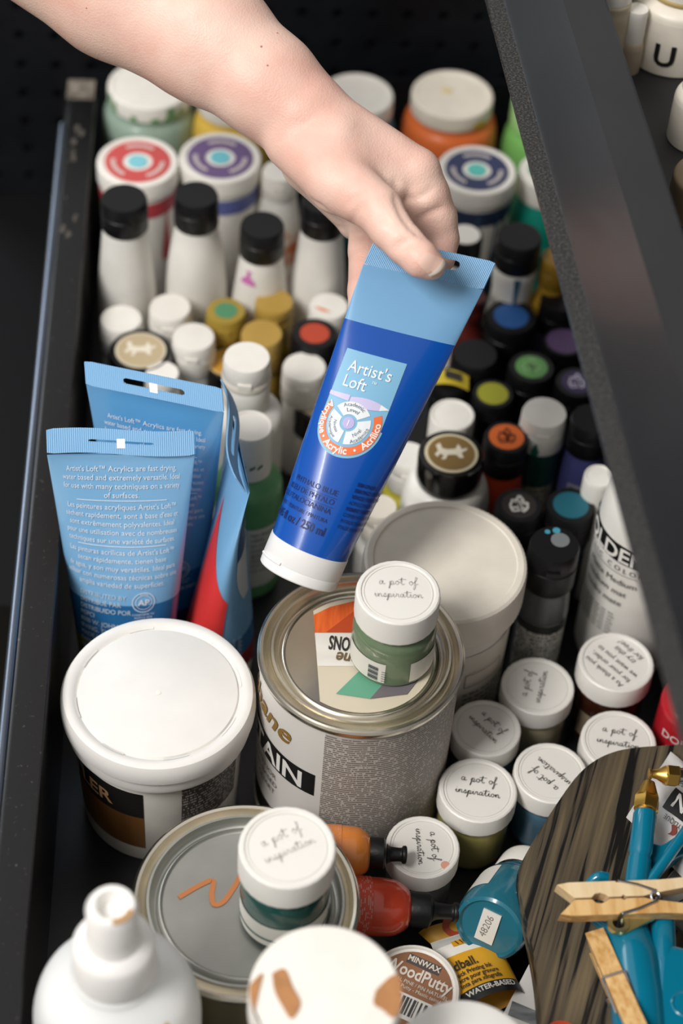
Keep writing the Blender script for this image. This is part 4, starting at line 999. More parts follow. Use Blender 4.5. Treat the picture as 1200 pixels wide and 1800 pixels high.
# --- two light blue tubes seen from the back
GRADB = mat('back_film_blue', '#82b8e2', .26, coat=.4, var=.05, vscale=16)
DEEPB = mat('back_film_deep_blue', '#2c6ea6', .26, coat=.4, var=.08, vscale=20)
BACKTXT = ("Artist's Loft™ Acrylics are fast drying,", 'water based and extremely versatile. Ideal', 'for use with many techniques on a variety', 'of surfaces.', None,
           "Les peintures acryliques Artist's Loft™", "sèchent rapidement, sont à base d'eau et", 'sont extrêmement polyvalentes. Idéal', 'pour une utilisation avec de nombreuses', 'techniques sur une variété de surfaces.', None,
           "Las pinturas acrílicas de Artist's Loft™", 'secan rápidamente, tienen base', 'de agua, y son muy versátiles. Ideal para', 'utilizar con numerosas técnicas sobre una', 'amplia variedad de superficies.')
def back_tube(label, C0, C1, X0, X1, r, W, ytop, size, ends, wavy=0., bend=None, ap=True, deep=.40, D=None, win=.21, film=None, slit=.0036):
    T = Tube(C0, C1, X0, X1, r, W, .12, bend); O = Vector(C0)
    t = thing('paint_tube', label, 'tube', tuple(C0), group='acrylic paint tubes')
    T.band(0, win, O, nv=8).build('paint_window', ends, t)
    d = T.band(win, deep, O, nv=10).build('deep_blue_band', DEEPB, t)
    b = T.band(deep, 1, O, nv=36).build('light_blue_body', film or GRADB, t)
    T.crimp(O, .0125, .034, slit, .5, wavy=wavy, D=D).build('crimp', RIBB, t)
    X, N = T.frame(0); mb = MB()
    M = Matrix(((X.x, N.x, -T.A.x, 0), (X.y, N.y, -T.A.y, 0), (X.z, N.z, -T.A.z, 0), (0, 0, 0, 1)))
    mb.lathe([(r * .98, 0), (r * 1.01, .001), (r * 1.0, .016), (r * .95, .0175), (0, .0175)], 48, M).build('flip_cap', WHITE, t)
    f = T.dec(O, 0, .0006); mb = MB(); y = ytop
    for s in BACKTXT:
        if s is None:
            mb.ribbon([(-.0255 + .051 * k / 16, y + size * .72) for k in range(17)], size * .10, f); y -= size * .42; continue
        put_text(mb, s, size, f, 0, y, False, 'CENTER', sx=.86); y -= size * 1.12
    mb.build('description_lettering', ink('#e6eef4'), b, smooth=False)
    mb = MB(); yy = deep * T.L + .004
    for k, s in enumerate(('DISTRIBUTED BY', 'DISTRIBUÉ PAR', 'DISTRIBUIDO POR', 'MSPCI', '8000 W. JOHN CARPENTER FWY', 'IRVING, TX, 75063', 'MADE IN CHINA', 'FABRIQUÉ EN CHINE', 'HECHO EN CHINA')):
        put_text(mb, s, size * .92, f, -.025, yy - size * 1.02 * k, False, sx=.84)
    mb.build('maker_lettering', ink('#c8dbe8'), d, smooth=False)
    if ap:
        mb = MB(); cx, cy = .0125, deep * T.L + .0025
        for rr, w in ((.0064, .0005), (.0046, .0003)): mb.ribbon([(cx + rr * math.cos(a), cy + rr * math.sin(a)) for a in np.linspace(0, 2 * math.pi, 36)], w, f)
        put_text(mb, 'AP', .0056, f, cx, cy - .002, True, 'CENTER'); put_arc(mb, 'ACMI', .0018, f, cx, cy, .0049, math.pi / 2)
        put_text(mb, 'CONFORMS TO', .0018, f, cx, cy - .0088, False, 'CENTER'); put_text(mb, 'ASTM D 4236', .0018, f, cx, cy - .0108, False, 'CENTER')
        mb.build('seal_print', ink('#dfe9f0'), b, smooth=False)
    f = T.dec(O, 0, .0006)
    X1_, N1 = T.frame(1); Cc = T.C1 + (bend or Vector((0, 0, 0))) - O
    Dd = D or T.A
    MB().poly([tuple(Cc + X1_ * a + Dd * b_ + N1 * .0009) for a, b_ in ((-.0022, .0035), (.0022, .0035), (.0022, .0085), (-.0022, .0085))]).build('white_mark', ink('#eef2f5'), t, smooth=False)
    return T
z1 = .178
c1 = at(213, 798, z1); c0 = at(222, 1168, .019)
xl = at(85, 800, z1); xr = at(345, 797, z1)
T1 = back_tube('light blue paint tube with white text, nearest of the three by the left wall', c0, c1, (1, -.05, 0), xr - xl, .0258, (xr - xl).length, .150, .0048, mat('olive_paint_window', '#7c7a1f', .3, coat=.4), .002, D=imgdir(-1, -30, 0).normalized(), slit=.0017)
z2 = .185
c1 = at(272, 700, z2); xl = at(152, 673, z2); xr = at(394, 722, z2)
c0 = Vector((c1.x + .004, c1.y - .004, .019))
T2 = back_tube('light blue paint tube with an open hang hole standing behind the nearest one', c0, c1, (1, 0, 0), xr - xl, .0225, (xr - xl).length, .148, .0043, mat('blue_paint_window', '#1c2f63', .3, coat=.4), 0., D=imgdir(-3, -40, 0).normalized(), deep=.28, win=.1, film=mat('back_film_mid_blue', '#5b9dcd', .24, coat=.5, var=.08, vscale=14))

# --- third tube, turned edge-on, with a folded crimp
zc = .172
c1 = at(418, 778, zc); c0 = at(382, 1135, .019)
T3 = Tube(c0, c1, (.15, 1, 0), (at(392, 690, zc) - at(432, 862, zc)), .0215, (at(392, 690, zc) - at(432, 862, zc)).length, .05)
O = Vector(c0)
t = thing('paint_tube', 'light blue paint tube turned edge-on with a red patch and folded crimp', 'tube', tuple(c0), group='acrylic paint tubes')
T3.band(0, .08, O, nv=4).build('paint_window', mat('red_paint_window', '#8d1219', .3, coat=.4), t)
d = T3.band(.08, .17, O, nv=6).build('deep_blue_band', DEEPB, t)
b3 = T3.band(.17, 1, O, nv=40).build('light_blue_body', GRADB, t)
T3.crimp(O, .0125, .03, .0036, .5, wavy=.0035, D=Vector((-.5, 0, 1)).normalized()).build('crimp', RIBB, t)
X, N = T3.frame(0)
MB().lathe([(.0205, 0), (.0208, .001), (.0205, .016), (.0195, .0175), (0, .0175)], 48, Matrix(((X.x, N.x, -T3.A.x, 0), (X.y, N.y, -T3.A.y, 0), (X.z, N.z, -T3.A.z, 0), (0, 0, 0, 1)))).build('flip_cap', WHITE, t)
# angles: the edge facing the camera is the near end of the width direction
def side_patch(fn_th0, fn_th1, u0, u1, name, m, eps=.0004):
    return MB().grid(lambda u, v: T3.S(u0 + (u1 - u0) * v, math.radians(fn_th0(v) + (fn_th1(v) - fn_th0(v)) * u), eps) - O, 16, 24).build(name, m, b3)
TH = 1
side_patch(lambda v: -172, lambda v: -76 if v < .48 else -172 + 88 * max(0., (1 - (v - .48) / .52)) ** 1.7, .09, .80, 'red_patch', mat('red_print', '#e8403f', .28, coat=.4))
side_patch(lambda v: -62 - 12 * math.sin(v * 3.1), lambda v: -20, .62, .96, 'dark_blue_patch', mat('dark_blue_print', '#1c4f8c', .28, coat=.4))
side_patch(lambda v: -62 + 30 * (1 - v) ** 2, lambda v: -15, .36, .615, 'white_patch', mat('white_print', '#dfe3e6', .3, coat=.3))
mb = MB()
for k in range(11):
    for q in range(4): mb.ribbon([(math.radians(-78 + 11 * q), .075 + .011 * k), (math.radians(-78 + 11 * q + 6 + 3 * ((k * q) % 2)), .075 + .011 * k)], .004, lambda x, y: T3.S(y, x, .0006) - O)
mb.build('small_print', ink('#d3dfe8'), b3, smooth=False)

# ================================================================== THE WOODEN BOARD AND TOOLS ON IT
WZ = .064
def woodmat():
    m = mat('striped_dark_wood', '#5a5142', .5); nt = m.node_tree; b = nt.nodes['Principled BSDF']
    tc = nt.nodes.new('ShaderNodeTexCoord'); mp = nt.nodes.new('ShaderNodeMapping')
    nt.links.new(tc.outputs['Object'], mp.inputs[0]); mp.inputs['Rotation'].default_value = (0, 0, math.radians(14))
    mp2 = nt.nodes.new('ShaderNodeMapping'); mp2.inputs['Scale'].default_value = (1, .035, 1); nt.links.new(mp.outputs[0], mp2.inputs[0])
    w = nt.nodes.new('ShaderNodeTexNoise'); w.inputs['Scale'].default_value = 230; w.inputs['Detail'].default_value = 3.5; w.inputs['Roughness'].default_value = .5; w.inputs['Distortion'].default_value = .35
    nt.links.new(mp2.outputs[0], w.inputs['Vector'])
    r = nt.nodes.new('ShaderNodeValToRGB'); e = r.color_ramp.elements; e[0].position = .42; e[0].color = (*srgb('#0e0c0a'), 1); e[1].position = .475; e[1].color = (*srgb('#5a5041'), 1)
    e2 = r.color_ramp.elements.new(.72); e2.color = (*srgb('#857659'), 1)
    n = nt.nodes.new('ShaderNodeTexNoise'); n.inputs['Scale'].default_value = 22; n.inputs['Detail'].default_value = 6; nt.links.new(mp2.outputs[0], n.inputs['Vector'])
    mx = nt.nodes.new('ShaderNodeMix'); mx.data_type = 'RGBA'; mx.blend_type = 'MULTIPLY'; mx.inputs[0].default_value = .6
    nt.links.new(w.outputs['Fac'], r.inputs[0]); nt.links.new(r.outputs[0], mx.inputs[6])
    r2 = nt.nodes.new('ShaderNodeValToRGB'); r2.color_ramp.elements[0].position = .3; r2.color_ramp.elements[1].position = .65; r2.color_ramp.elements[0].color = (.25, .22, .2, 1)
    nt.links.new(n.outputs['Fac'], r2.inputs[0]); nt.links.new(r2.outputs[0], mx.inputs[7]); nt.links.new(mx.outputs[2], b.inputs['Base Color'])
    return m
out = [(1330, 1300), (1200, 1306), (1120, 1311), (1076, 1320), (1040, 1338), (1010, 1366), (975, 1415), (940, 1470), (914, 1518), (909, 1545), (915, 1580), (930, 1645), (943, 1720), (950, 1800), (955, 1880), (1360, 1900)]
wp = [at(px, py, WZ) for px, py in out]; wc = at(1090, 1560, WZ)
wp = [(v.x - wc.x, v.y - wc.y) for v in wp]
bdt = thing('wooden_board', 'dark wooden board with black grain stripes lying across the pots, bottom right', 'board', (wc.x, wc.y, .051))
loop = crom(wp + [wp[0]], 4)[:-1]
mb = MB(); n = len(loop); cx = sum(p[0] for p in loop) / n; cy = sum(p[1] for p in loop) / n
rings = [(1., 0), (1., .010), (.985, .013)]
for k, z in rings: mb.v += [(cx + (x - cx) * k, cy + (y - cy) * k, z) for x, y in loop]
for j in range(2):
    for k in range(n): k2 = (k + 1) % n; mb.f.append((j * n + k2, j * n + k, (j + 1) * n + k, (j + 1) * n + k2))
mb.f.append(tuple(range(2 * n, 3 * n))[::-1]); mb.f.append(tuple(range(n)))
me_o = mb.build('board', woodmat(), bdt, smooth=False)

# squeezed paint tube with black band
def onb(px, py, dz=0.): return at(px, py, WZ + dz)
TK = mat('white_tube_film', '#c9c6c2', .35, metal=.15, var=.06, vscale=50)
ca = onb(1100, 1437, .004); cb2 = onb(1178, 1322, .004)            # crimped end, from lower left to upper right
da = onb(1235, 1580, .016); db = onb(1330, 1452, .016)
t = thing('paint_tube', 'squeezed white paint tube with black lettered band under the teal tools', 'tube', tuple((ca + cb2) / 2 - Vector((0, 0, .004))), group='acrylic paint tubes')
O = t.location.copy()
def gt(u, v, sgn=1):
    p = (ca * (1 - u) + cb2 * u) * (1 - v) + (da * (1 - u) + db * u) * v - O
    p.z += sgn * (.0006 + .012 * max(0., v) ** .7) * max(0, math.sin(math.pi * u)) ** .5 + .0012 * math.sin(13 * u + 6 * v) * (1 - v) * (1 if 0 < u < 1 else 1)
    return p
mb = MB(); mb.grid(lambda u, v: gt(u, v), 30, 40); mb.grid(lambda u, v: gt(1 - u, v, -1), 30, 40); gb = mb.build('body', TK, t)
mb = MB(); mb.grid(lambda u, v: gt(.35 + .29 * u, .24 + .76 * v) + Vector((0, 0, .0006)), 14, 24); bb = mb.build('black_band', ink('#151515'), gb)
# lettering runs along the tube towards its crimped end
def gtx(x, y): return gt(min(max(x, 0), 1), min(max(y, 0), 1.3)) + Vector((0, 0, .0011))
mb = MB(); put_text(mb, 'GOLDEN', .27, lambda x, y: gtx(.595 - y, .29 - x * .82), 0, 0, True, 'RIGHT', sx=.9); mb.build('band_lettering', ink('#d6d3ce'), bb, smooth=False)
mb = MB(); put_text(mb, 'ARTIST COLORS', .095, lambda x, y: gtx(.74 - y, .34 - x * .82), 0, 0, False, 'RIGHT'); put_text(mb, 'ACRYLIC / ACRYLIQUE', .07, lambda x, y: gtx(.31 - y, .30 - x * .82), 0, 0, False, 'RIGHT')
mb.build('label_text', ink('#33312f'), gb, smooth=False)
mb = MB().grid(lambda u, v: gtx(.16 + .10 * u + .02 * v, .42 + .05 * v + .02 * math.sin(4 * u)), 4, 3); mb.build('red_spot', ink('#7a3524'), gb)
# round tin underneath
p = onb(1205, 1560, .004)
t = thing('round_lid', 'grey round lid lettered along its rim lying under the teal tool', 'lid', (p.x + .012, p.y - .006, WZ))
rl = .024
lb_ = MB().lathe([(0, 0), (rl, 0), (rl, .003), (rl * .97, .004), (0, .004)], 56).build('lid', mat('grey_lid', '#8d8a84', .45), t)
mb = MB(); f = flat(.0043); mb.ribbon([(-.020 + .033 * k / 8, -.006 + .024 * k / 8) for k in range(9)], .0006, f)
put_text(mb, 'C O L O R', .0052, f, .0135, .0125, False, rot=math.radians(216)); mb.build('lettering', ink('#222'+'222'), lb_, smooth=False)

# teal air tools
def hexnut(r, h, M=None):
    mb = MB(); 
    for k in range(6): pass
    mb.lathe([(0, 0), (r * .92, 0), (r, h * .08), (r, h * .9), (r * .9, h), (0, h)], 6, M); return mb
def teal_tool():
    t = thing('air_blow_gun', 'teal enamel tool with upright barrel and brass nozzle lying on the wooden board', 'tool', tuple(onb(1130, 1600)))
    O = t.location.copy()
    A = onb(1110, 1620, .020) - O; Bq = onb(1134, 1428, .030) - O
    d = (Bq - A).normalized(); R = .0060
    br = [(0, 1.05), (.34, 1.05), (.345, 1.0), (.56, 1.0), (.565, .92), (.60, .90), (.62, 1.0), (.97, 1.0), (1.0, .92)]
    pts = [A + (Bq - A) * k for k, r in br]
    brl = MB().tube(pts, [R * r for k, r in br], 28).build('barrel', TEAL, t)
    M, Lq = axis_frame(Bq, Bq + d * .02, .3)
    nz = MB(); nz.lathe([(0, -.001), (R * .92, -.001), (R * .92, .001), (R * 1.02, .0015)], 32)
    nz.lathe([(0, .0012), (R * 1.08, .0012), (R * 1.12, .002), (R * 1.12, .0075), (R * .98, .0095), (0, .0095)], 6)
    nz.lathe([(R * .98, .0085), (R * .50, .0170), (R * .42, .0173), (R * .22, .0173), (R * .2, .014)], 32)
    o = nz.build('brass_nozzle', BRASS, t, ang=20); o.matrix_parent_inverse = Matrix(); o.matrix_local = M
    # body below the barrel
    def pb(px, py, dz): return onb(px, py, dz) - O
    body = MB(); body.tube([pb(1105, 1600, .016), pb(1100, 1640, .017), pb(1113, 1690, .018), pb(1122, 1760, .018), pb(1128, 1850, .018)], [.0080, .0115, .0130, .0135, .0135], 28)
    body.tube([pb(1165, 1610, .022), pb(1166, 1660, .022), pb(1166, 1720, .020)], [.0058, .0060, .0062], 24)
    gripb = body.build('grip', TEAL, t)
    blk = MB(); o1 = [pb(a, b_, 0) for a, b_ in ((1140, 1698), (1260, 1730), (1260, 1880), (1128, 1880))]
    n = 4
    lv = []
    for k, z in ((1.0, .006), (1.0, .023), (.93, .027)):
        cxx = sum(v.x for v in o1) / 4; cyy = sum(v.y for v in o1) / 4
        blk.v += [(cxx + (v.x - cxx) * k, cyy + (v.y - cyy) * k, z) for v in o1]
    for j in range(2):
        for k in range(4): k2 = (k + 1) % 4; blk.f.append((j * 4 + k2, j * 4 + k, (j + 1) * 4 + k, (j + 1) * 4 + k2))
    blk.f.append((11, 10, 9, 8)); blk.f.append((0, 1, 2, 3))
    ho = blk.build('handle_block', TEAL, t, smooth=False)
    bv = ho.modifiers.new('bevel', 'BEVEL'); bv.width = .0025; bv.segments = 3
    MB().lathe([(.0055, .0), (.0065, .0008), (.0075, 0)], 32, Matrix.Translation(pb(1205, 1765, .0268))).build('moulded_ring', TEAL, ho)
    hk = crom([tuple(pb(a, b_, dz)) for a, b_, dz in ((1066, 1542, .024), (1052, 1541, .025), (1038, 1552, .022), (1033, 1572, .018), (1034, 1600, .012), (1052, 1622, .010), (1085, 1640, .012))], 5)
    MB().tube(hk, .0027, 14).build('hook', TEAL, t)
    # trigger arm from the barrel up to the right
    ar = crom([tuple(pb(a, b_, dz)) for a, b_, dz in ((1140, 1552, .024), (1160, 1525, .026), (1185, 1490, .028), (1235, 1420, .03))], 5)
    MB().tube(ar, .0030, 14).build('trigger_arm', TEAL, t)
    gd = crom([tuple(pb(a, b_, dz)) for a, b_, dz in ((1142, 1480, .024), (1165, 1483, .022), (1200, 1465, .022), (1260, 1470, .022))], 5)
    web = MB(); up = [Vector(q) for q in gd]; lo = [Vector(q) for q in crom([tuple(pb(a, b_, .014)) for a, b_ in ((1142, 1560), (1165, 1535), (1200, 1512), (1260, 1510))], 5)]
    nn = len(up)
    for q in range(nn): web.v += [tuple(up[q]), tuple(up[q] + Vector((0, 0, -.006))), tuple(lo[q] + Vector((0, 0, -.002))), tuple(lo[q] + Vector((0, 0, .006)))]
    for q in range(nn - 1):
        for k in range(4): k2 = (k + 1) % 4; web.f.append((q * 4 + k, q * 4 + k2, q * 4 + 4 + k2, q * 4 + 4 + k))
    web.f += [(3, 2, 1, 0), (4 * nn - 4, 4 * nn - 3, 4 * nn - 2, 4 * nn - 1)]
    w = web.build('side_web', TEAL, t, ang=60); bv = w.modifiers.new('bevel', 'BEVEL'); bv.width = .0015; bv.segments = 3
    # brassy lever with ring
    lv = MB(); pr_ = pb(1086, 1626, .030); Mx = Matrix.Translation(pr_)
    lv.lathe([(.0030, -.001), (.0052, -.001), (.0054, 0), (.0052, .002), (.0030, .002), (.0030, -.001)], 36, Mx)
    e_ = pb(1150, 1612, .030); p1 = pb(1092, 1646, .030); p2 = pb(1092, 1608, .030); p3 = pb(1152, 1606, .030); p4 = pb(1152, 1618, .030)
    lv.add([tuple(v + Vector((0, 0, dz))) for dz in (-.0008, .0012) for v in (pb(1098, 1643, .030), pb(1098, 1610, .030), pb(1152, 1604, .030), pb(1150, 1616, .030))], [(0, 1, 2, 3), (7, 6, 5, 4), (0, 4, 5, 1), (1, 5, 6, 2), (2, 6, 7, 3), (3, 7, 4, 0)])
    lv.build('lever', mat('zinc_yellow', '#b9b78a', .28, metal=.9), t)
    MB().lathe([(0, 0), (.003, 0), (.003, .0006), (0, .0006)], 24, Matrix.Translation(pr_ + Vector((0, 0, -.001)))).build('lever_hole', GLOSSK, t)
    MB().tube([pb(1168, 1590, .026), pb(1166, 1606, .024)], .0022, 12).build('plunger', CHROME, t)
    return t
teal_tool()
# second tool: only its brass nozzle reaches into view
A = onb(1201, 1366, .040); Bq = onb(1137, 1359, .042)
M, Lq = axis_frame(A, Bq)
t = thing('air_blow_gun', 'second teal tool of which only a sideways brass nozzle and steel thread show', 'tool', M=M)
MB().lathe([(0, -.03), (.0058, -.03), (.0058, -.006), (.0046, -.005), (.0046, -.0035), (.0052, -.003), (.0046, -.0022), (.0052, -.0014), (.0046, -.0006), (.0052, .0002), (.0046, .001), (.0046, .003), (0, .003)], 32).build('steel_thread', CHROME, t)
nz = MB(); nz.lathe([(0, .0028), (.0054, .0028), (.0057, .0035), (.0057, .0090), (.0050, .0102), (0, .0102)], 6); nz.lathe([(.0049, .0098), (.0026, .0138), (.0022, .0160), (.0022, .0168), (.0027, .0174), (.0027, .0182), (.0012, .0184), (0, .0184)], 32)
nz.build('brass_nozzle', BRASS, t, ang=20)
MB().lathe([(0, -.075), (.0075, -.074), (.0078, -.032), (.006, -.029), (0, -.029)], 32).build('barrel', TEAL, t)
MB().tube([(0, 0, -.06), (0, -.02, -.065), (.0, -.034, -.066)], [.006, .006, .0065], 20).build('grip', TEAL, t)

# clothespins
PINE = two_tone('pine_wood', '#c18f4e', '#dcb67c', 60, .35, .62, .55, (.6, 6, 3)); PALE = two_tone('pale_wood', '#d6b98a', '#e3cba2', 60, .35, .62, .6, (.5, 5, 3))
def clothespin(label, A, Bq, roll, m1, m2, Lr=None):
    M, L = axis_frame(A, Bq, roll); L = .075
    t = thing('clothespin', label, 'clothespin', group='wooden clothespins', M=M)
    def leg(sg, m):
        # outline in (x = opening direction, z = length); jaws at z = 0
        o = [(.0002, .008), (.0005, 0.0), (.0016, -.0), (.0063, -.004), (.0063, .022), (.0060, .0225), (.0060, .0235), (.0063, .024), (.0063, .048), (.0052, L), (.0032, L), (.0004, .037)]
        o = [(.0075, -.006), (.0085, .0), (.0085, .023), (.0077, .0234), (.0077, .0248), (.0085, .0252), (.0085, .045), (.0105, L), (.0068, L), (.0014, .040), (.0004, .036), (.0004, .0275), (.0014, .0262), (.0004, .025), (.0004, .019), (.0016, .0175), (.0026, .0150), (.0022, .0122), (.0004, .0105), (.0004, .002)]
        pts = [(sg * x, z) for x, z in o]
        if sg < 0: pts = pts[::-1]
        n = len(pts); w = .0048; mb = MB(); mb.v = [(x, -w, z) for x, z in pts] + [(x, w, z) for x, z in pts]
        mb.f = [tuple(range(n))[::-1], tuple(range(n, 2 * n))] + [(k, (k + 1) % n, n + (k + 1) % n, n + k) for k in range(n)]
        ob = mb.build('leg', m, t, smooth=False); bv = ob.modifiers.new('bevel', 'BEVEL'); bv.width = .0004; bv.segments = 2; bv.limit_method = 'ANGLE'
        return ob
    leg(1, m1); leg(-1, m2)
    sp = MB(); hel = [(.0025 * math.cos(a), -.0052 + .0104 * a / (2 * math.pi * 4), .042 + .0025 * math.sin(a)) for a in np.linspace(0, 2 * math.pi * 4, 64)]
    sp.tube(hel, .0007, 8)
    for y in (-.0056, .0056):
        sp.tube([(.0025, y, .042), (.006, y, .033), (.0083, y, .0242)], .0007, 8); sp.tube([(-.0025, y, .042), (-.006, y, .033), (-.0083, y, .0242)], .0007, 8)
    sp.tube([(.0083, -.0056, .0242), (.0083, .0056, .0242)], .0007, 8); sp.tube([(-.0083, -.0056, .0242), (-.0083, .0056, .0242)], .0007, 8)
    sp.build('spring', CHROME, t)
    return t
clothespin('wooden clothespin lying sideways across the teal tool, its jaws to the left', onb(1000, 1586, .036), onb(1240, 1578, .036), math.radians(12), PALE, PINE)
A = onb(1054, 1668, .016); Bq = onb(1125, 1830, .030)
clothespin('wooden clothespin pointing up the board beside the teal grip', A, Bq, math.radians(102), PINE, PINE)
p = at(985, 1822, WZ + .002)
t = thing('red_cap', 'small red cap at the bottom edge on the wooden board', 'cap', (p.x, p.y - .004, WZ)); screw_lid(.009, .009, 32).build('cap', paint('#c2482f'), t)

# ================================================================== WHITE BOTTLES ON THE UPPER TRAY
def tray_bottle(label, px, py, z, R, h, cr, base=TZ, body=CREAM, tilt=0.):
    p = at(px, py, z); t = thing('white_bottle', label, 'bottle', (p.x, p.y, base), group='white bottles on the upper tray')
    pr = body_prof('drum', R, h, cr); b = MB().lathe(pr + [(0, h)], 48).build('body', body, t)
    c = screw_lid(cr, .02, 40).build('cap', WHITE, t, (0, 0, h)); return t, b, c, prof_at(pr)
t, b, c, Rp = tray_bottle('cream bottle with big black letter standing on the upper tray, top right corner', 1212, -75, TZ + .062, .026, .042, .019)
MB().lathe([(.0192, 0), (.0202, .0006), (.0202, .002), (.019, .0026)], 40).build('tan_ring', mat('tan_ring', '#a08a58', .5), b, (0, 0, .0415))
mb = MB(); put_text(mb, 'U', .019, cyl(Rp, 0, math.radians(-16), .0006), 0, .008, True, 'CENTER'); 
mb.build('lettering', ink('#141414'), b, smooth=False)
t, b, c, Rp = tray_bottle('white bottle at the right edge of the upper tray below the lettered one', 1252, 108, TZ + .05, .016, .032, .013)
t, b, c, Rp = tray_bottle('tan bottle lower on the upper tray at the right edge', 1262, 262, TZ + .04, .020, .025, .014, body=paint('#8d7a62'))
t, b, c, Rp = tray_bottle('pale bottle behind the lettered bottle on the upper tray', 1085, -45, TZ + .06, .011, .045, .010, body=paint('#b3a78f'))
t, b, c, Rp = tray_bottle('small cream vial beside the lettered bottle on the upper tray', 1116, 42, TZ + .03, .007, .02, .006, body=paint('#b8a892'))

# ================================================================== THE HAND
def HP(px, py, d): return np.array(atd(px, py, d))
PR = []  # round cones: (a, b, ra, rb, blend)
def cone(a, b, k=10):
    (x0, y0, d0, r0), (x1, y1, d1, r1) = a, b
    PR.append((HP(x0, y0, d0), HP(x1, y1, d1), r0 * d0 / F, r1 * d1 / F, k * 1.05 / F))
def chain(*pts, k=10):
    for a, b in zip(pts, pts[1:]): cone(a, b, k)
# forearm and wrist
chain((60, -170, 1.085, 165), (215, -35, 1.078, 138), (365, 68, 1.066, 112), (470, 150, 1.058, 90), (528, 204, 1.054, 80), k=26)
cone((528, 204, 1.062, 78), (590, 290, 1.060, 74), 26)
# metacarpals / back of the hand
cone((545, 205, 1.052, 66), (732, 302, 1.050, 42), 18)
cone((560, 240, 1.066, 66), (700, 345, 1.072, 44), 18)
cone((555, 280, 1.076, 60), (655, 375, 1.088, 42), 18)
cone((548, 285, 1.078, 52), (628, 385, 1.094, 36), 16)
# thumb
chain((520, 248, 1.050, 56), (596, 318, 1.034, 56), (664, 368, 1.018, 43), k=14)
chain((664, 368, 1.018, 43), (686, 402, 1.012, 38), (712, 430, 1.008, 35), (740, 456, 1.005, 33), (758, 467, 1.006, 26), k=6)
cone((590, 254, 1.040, 52), (682, 326, 1.045, 36), 24)
# index finger: knuckle, bend, tip behind the crimp
chain((732, 302, 1.050, 42), (744, 345, 1.054, 46), (764, 385, 1.058, 40), k=8)
chain((764, 385, 1.058, 40), (776, 420, 1.060, 31), (776, 455, 1.056, 25), k=6)
# middle, ring and little finger behind the tube
chain((690, 345, 1.074, 42), (738, 410, 1.082, 31), (735, 462, 1.078, 27), (722, 505, 1.070, 23), k=6)
chain((652, 378, 1.088, 40), (648, 440, 1.084, 36), (640, 510, 1.068, 29), (634, 566, 1.064, 24), k=7)
chain((628, 388, 1.096, 36), (690, 420, 1.108, 27), (712, 462, 1.100, 23), k=6)
# creases cut afterwards: pixel polylines, radius px
CREASE = [([(697, 318), (695, 345), (704, 372), (718, 394), (736, 412)], 3.5), ([(664, 380), (680, 392)], 1.2),
          ([(690, 436), (704, 424), (718, 420)], 1.8), ([(697, 444), (710, 432), (724, 426)], 1.5),
          ([(728, 392), (752, 376), (776, 366)], 2.4), ([(702, 352), (735, 348), (760, 332)], 1.6),
          ([(600, 412), (625, 414), (640, 410)], 2.4), ([(604, 432), (626, 436)], 1.6), ([(478, 282), (500, 320), (535, 345), (575, 370), (600, 398)], 1.8),
          ([(500, 308), (530, 356), (575, 388), (600, 402)], 1.8), ([(640, 358), (626, 372), (618, 392)], 2.2), ([(628, 340), (612, 360)], 1.6), ([(560, 372), (548, 352)], 1.3)]
def sd_cone(P, a, b, ra, rb):
    ab = b - a; t = np.clip(((P - a) @ ab) / (ab @ ab), 0, 1)
    return np.linalg.norm(P - a - t[..., None] * ab, axis=-1) - (ra + (rb - ra) * t)
def smin(a, b, k):
    h = np.maximum(k - np.abs(a - b), 0) / k; return np.minimum(a, b) - h * h * k * .25
def sdf(P):
    d = None
    for a, b, ra, rb, k in PR:
        e = sd_cone(P, a, b, ra, rb); d = e if d is None else smin(d, e, k)
    return d
def march(px, py):
    o = np.array(CC); dd = np.array(ray(px, py)); n = np.linalg.norm(dd); t = .90
    for _ in range(80):
        s = float(sdf((o + dd * t)[None])[0]); t += s / n
        if abs(s) < 2e-5: break
        if t > 1.25: return None
    return o + dd * t
HS = .0013
allp = np.array([p for q in PR for p in (q[0], q[1])]); rm = max(max(q[2], q[3]) for q in PR)
lo = allp.min(0) - .012; hi = allp.max(0) + .012
lo -= np.array([.03, .01, .035]); hi += np.array([.005, .03, .04])
dims = np.ceil((hi - lo) / HS).astype(int) + 1
vol = np.full(dims, 1., np.float32); first = True
gx = [lo[i] + HS * np.arange(dims[i]) for i in range(3)]
def box_of(a, b, r):
    mn = np.minimum(a, b) - r; mx = np.maximum(a, b) + r
    i0 = np.maximum(np.floor((mn - lo) / HS).astype(int), 0); i1 = np.minimum(np.ceil((mx - lo) / HS).astype(int) + 1, dims); return i0, i1
for a, b, ra, rb, k in PR:
    i0, i1 = box_of(a, b, max(ra, rb) + k + .004)
    sl = tuple(slice(i0[i], i1[i]) for i in range(3))
    P = np.stack(np.meshgrid(*[gx[i][i0[i]:i1[i]] for i in range(3)], indexing='ij'), -1)
    vol[sl] = smin(vol[sl], sd_cone(P, a, b, ra, rb).astype(np.float32), k)
for pl, rp in CREASE:
    pts = [march(*q) for q in crom(pl, 3)]; pts = [p for p in pts if p is not None]
    for a, b in zip(pts, pts[1:]):
        if np.linalg.norm(a - b) > .007 or np.linalg.norm(a - b) < 1e-6: continue
        r = rp * .45 * 1.04 / F; k = .0032
        i0, i1 = box_of(a, b, r + k + .002); sl = tuple(slice(i0[i], i1[i]) for i in range(3))
        P = np.stack(np.meshgrid(*[gx[i][i0[i]:i1[i]] for i in range(3)], indexing='ij'), -1)
        vol[sl] = -smin(-vol[sl], sd_cone(P, a, b, r, r).astype(np.float32), k)
